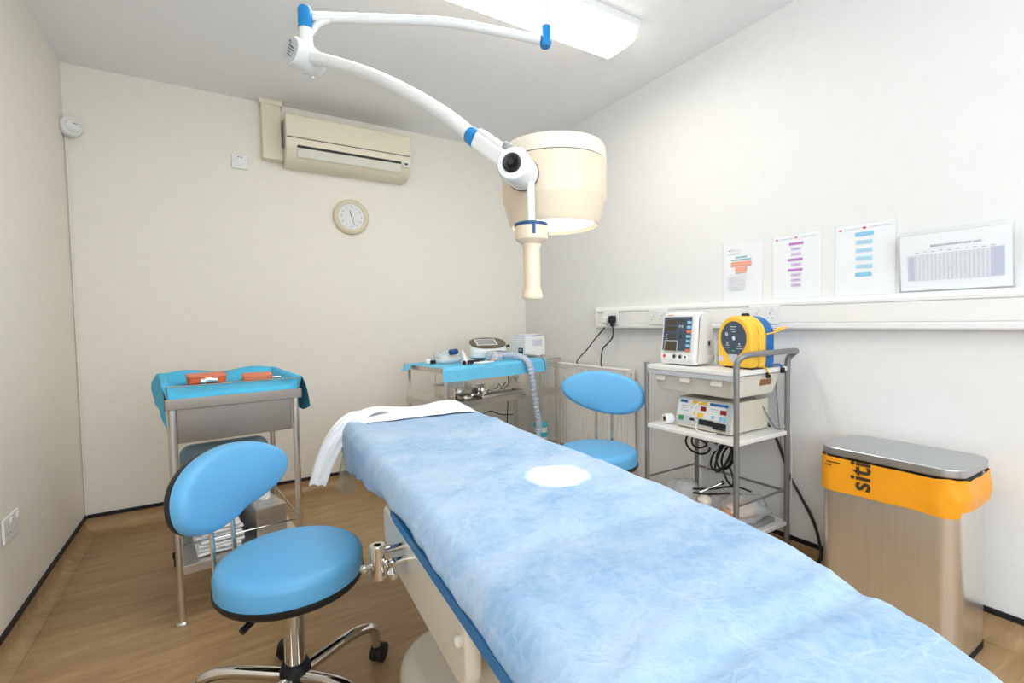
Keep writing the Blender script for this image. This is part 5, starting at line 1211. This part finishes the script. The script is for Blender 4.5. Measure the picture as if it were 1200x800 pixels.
# ------------------------------------------------------------------ fittings on the back and left walls
t = thing('air_conditioner', 'cream wall-mounted air conditioner near the ceiling on the back wall', 'air conditioner', (0.80, YB, 2.15))
side = [(0.0, 2.150), (0.055, 2.147), (0.120, 2.158), (0.165, 2.190), (0.190, 2.235), (0.198, 2.255), (0.198, 2.300), (0.190, 2.432), (0.178, 2.446), (0.0, 2.450)]
b = MB().prism([(p, z) for p, z in side], 0.402, 1.205, bev=0.008); b.bm.transform(Matrix(((0, 0, 1, 0), (-1, 0, 0, YB), (0, 1, 0, 0), (0, 0, 0, 1)))); make('body', b, 'accream', t)
b = MB(); b.box((0.80, YB-0.1965, 2.365), (0.79, 0.006, 0.130), Matrix.Rotation(R(-3), 4, 'X'), bev=0.002); make('front_panel', b, 'accream', t)
b = MB(); b.box((0.80, YB-0.1985, 2.296), (0.785, 0.004, 0.004)); make('panel_groove', b, 'darkp', t)
def lou(p, z, th, hgt, x0, x1, rot): return MB().box(((x0+x1)/2, YB-p, z), (x1-x0, th, hgt), Matrix.Rotation(R(rot), 4, 'X'), bev=0.0015)
make('outlet_slot', lou(0.1945, 2.246, 0.010, 0.014, 0.465, 1.13, 0), 'black', t, 'dark air outlet slot')
make('louvre', lou(0.1845, 2.212, 0.008, 0.056, 0.468, 1.128, 31), 'acwhite', t, 'paler louvre flap')
make('control_panel', MB().box((1.165, YB-0.196, 2.245), (0.045, 0.008, 0.052), bev=0.002), 'acwhite', t)
make('indicator', MB().box((1.165, YB-0.2008, 2.240), (0.024, 0.002, 0.014), bev=0.001), 'darkp', t)
b = MB()
for k in range(9): b.box((0.4005, YB-0.03-k*0.014, 2.33), (0.003, 0.005, 0.17))
make('side_vent', b, 'grey', t)
t = thing('pipe_cover', 'cream square pipe cover running from the ceiling to the air conditioner', 'pipe cover', (0.335, YB, 2.19))
make('vertical_duct', MB().box((0.338, YB-0.032, 2.378), (0.112, 0.064, 0.346), bev=0.006), 'accream', t)
make('horizontal_duct', MB().box((0.342, YB-0.033, 2.225), (0.122, 0.066, 0.085), bev=0.01), 'accream', t)
make('ceiling_collar', MB().box((0.338, YB-0.036, 2.535), (0.132, 0.074, 0.030), bev=0.003), 'accream', t)
# clock
cx, cz, cr = 0.823, 1.878, 0.122
t = thing('wall_clock', 'round cream-rimmed wall clock with a white face on the back wall', 'clock', (cx, YB, cz)); X = Matrix.Translation((cx, YB, cz)) @ YB_M
b = MB().lathe([(0, 0.0), (cr-0.006, 0.0), (cr, 0.010), (cr-0.004, 0.026), (cr-0.018, 0.034), (cr-0.032, 0.030), (cr-0.036, 0.022), (0, 0.022)], seg=64); b.bm.transform(X); make('rim', b, 'clockrim', t)
b = MB().lathe([(0, 0.0225), (cr-0.035, 0.0225), (cr-0.035, 0.0235), (0, 0.0235)], seg=56); b.bm.transform(X); fc_ = make('face', b, 'clockface', t)
b = MB()
for k in range(12):
    a = R(90-30*(k+1)); text_mesh(b, str(k+1), 0.019, Matrix.Translation((0.068*math.cos(a), 0.068*math.sin(a), 0.0238)), 0.0003)
b.bm.transform(X); make('numerals', b, 'darkp', fc_)
def hand(nm, ang_cw, ln, wd, z, m):
    a = R(90-ang_cw); b = MB().box((ln*0.40, 0, z), (ln*1.15, wd, 0.0008)); b.bm.transform(X @ Matrix.Rotation(a, 4, 'Z')); make(nm, b, m, t)
hand('hour_hand', 344, 0.046, 0.005, 0.0262, 'black'); hand('minute_hand', 163, 0.066, 0.0036, 0.0272, 'black'); hand('second_hand', 128, 0.070, 0.0014, 0.0282, 'redneon')
b = MB().cyl((0, 0, 0.0245), (0, 0, 0.0292), 0.0035, seg=14); b.bm.transform(X); make('hub', b, 'black', t)
b = MB().lathe([(0, 0.0325), (cr-0.033, 0.031), (cr-0.033, 0.0322), (0, 0.034)], seg=48); b.bm.transform(X); make('glass', b, 'glass', t)
# fused switch
t = thing('fused_switch', 'small white fused switch with a red neon left of the air conditioner', 'switch', (0.157, YB, 2.155)); X = Matrix.Translation((0.157, YB, 2.155)) @ YB_M
b = MB().box((0, 0, 0.006), (0.090, 0.088, 0.012), bev=0.003); b.bm.transform(X); make('faceplate', b, 'white', t)
b = MB().box((0.0, -0.006, 0.014), (0.024, 0.036, 0.006), bev=0.002); b.bm.transform(X); make('rocker', b, 'laminate', t)
b = MB(); b.box((-0.006, 0.028, 0.0125), (0.010, 0.006, 0.002)); b.box((0.010, 0.027, 0.0125), (0.008, 0.006, 0.002)); b.bm.transform(X); make('neon', b, 'redneon', t, 'red indicator')
# sensor in the left corner
t = thing('motion_sensor', 'small white dome sensor high in the left corner of the room', 'sensor', (XL+0.02, YB-0.02, 2.2)); ax = Vector((0.62, -0.78, 0)); c0 = Vector((XL+0.014, YB-0.018, 2.205))
make('base', MB().lathe([(0, -0.01), (0.050, -0.01), (0.052, 0.0), (0.050, 0.018), (0.044, 0.024), (0, 0.024)], c0 + ax*0.03, 36, axis=ax), 'white', t)
make('lens', MB().lathe([(0, 0.02), (0.036, 0.02), (0.034, 0.034), (0.024, 0.044), (0, 0.048)], c0 + ax*0.03, 32, axis=ax), 'laminate', t)
make('lens_slot', MB().box(c0 + ax*0.079 + Vector((0, 0, 0.008)), (0.022, 0.004, 0.003), math.atan2(ax.x, -ax.y)), 'grey', t)
make('cable_strip', MB().tube([(XL+0.008, YB-0.012, 2.16), (XL+0.010, YB-0.010, 1.9), (XL+0.008, YB-0.008, 1.5), (XL+0.008, YB-0.008, HB)], 0.004, 8), 'wall', t)
LW = Matrix.Translation((XL+0.001, 2.385, 0.430)) @ Matrix(((0, 0, 1, 0), (1, 0, 0, 0), (0, 1, 0, 0), (0, 0, 0, 1)))
wall_socket('white double socket low on the left wall', 2.385, 0.146, LW, 2)
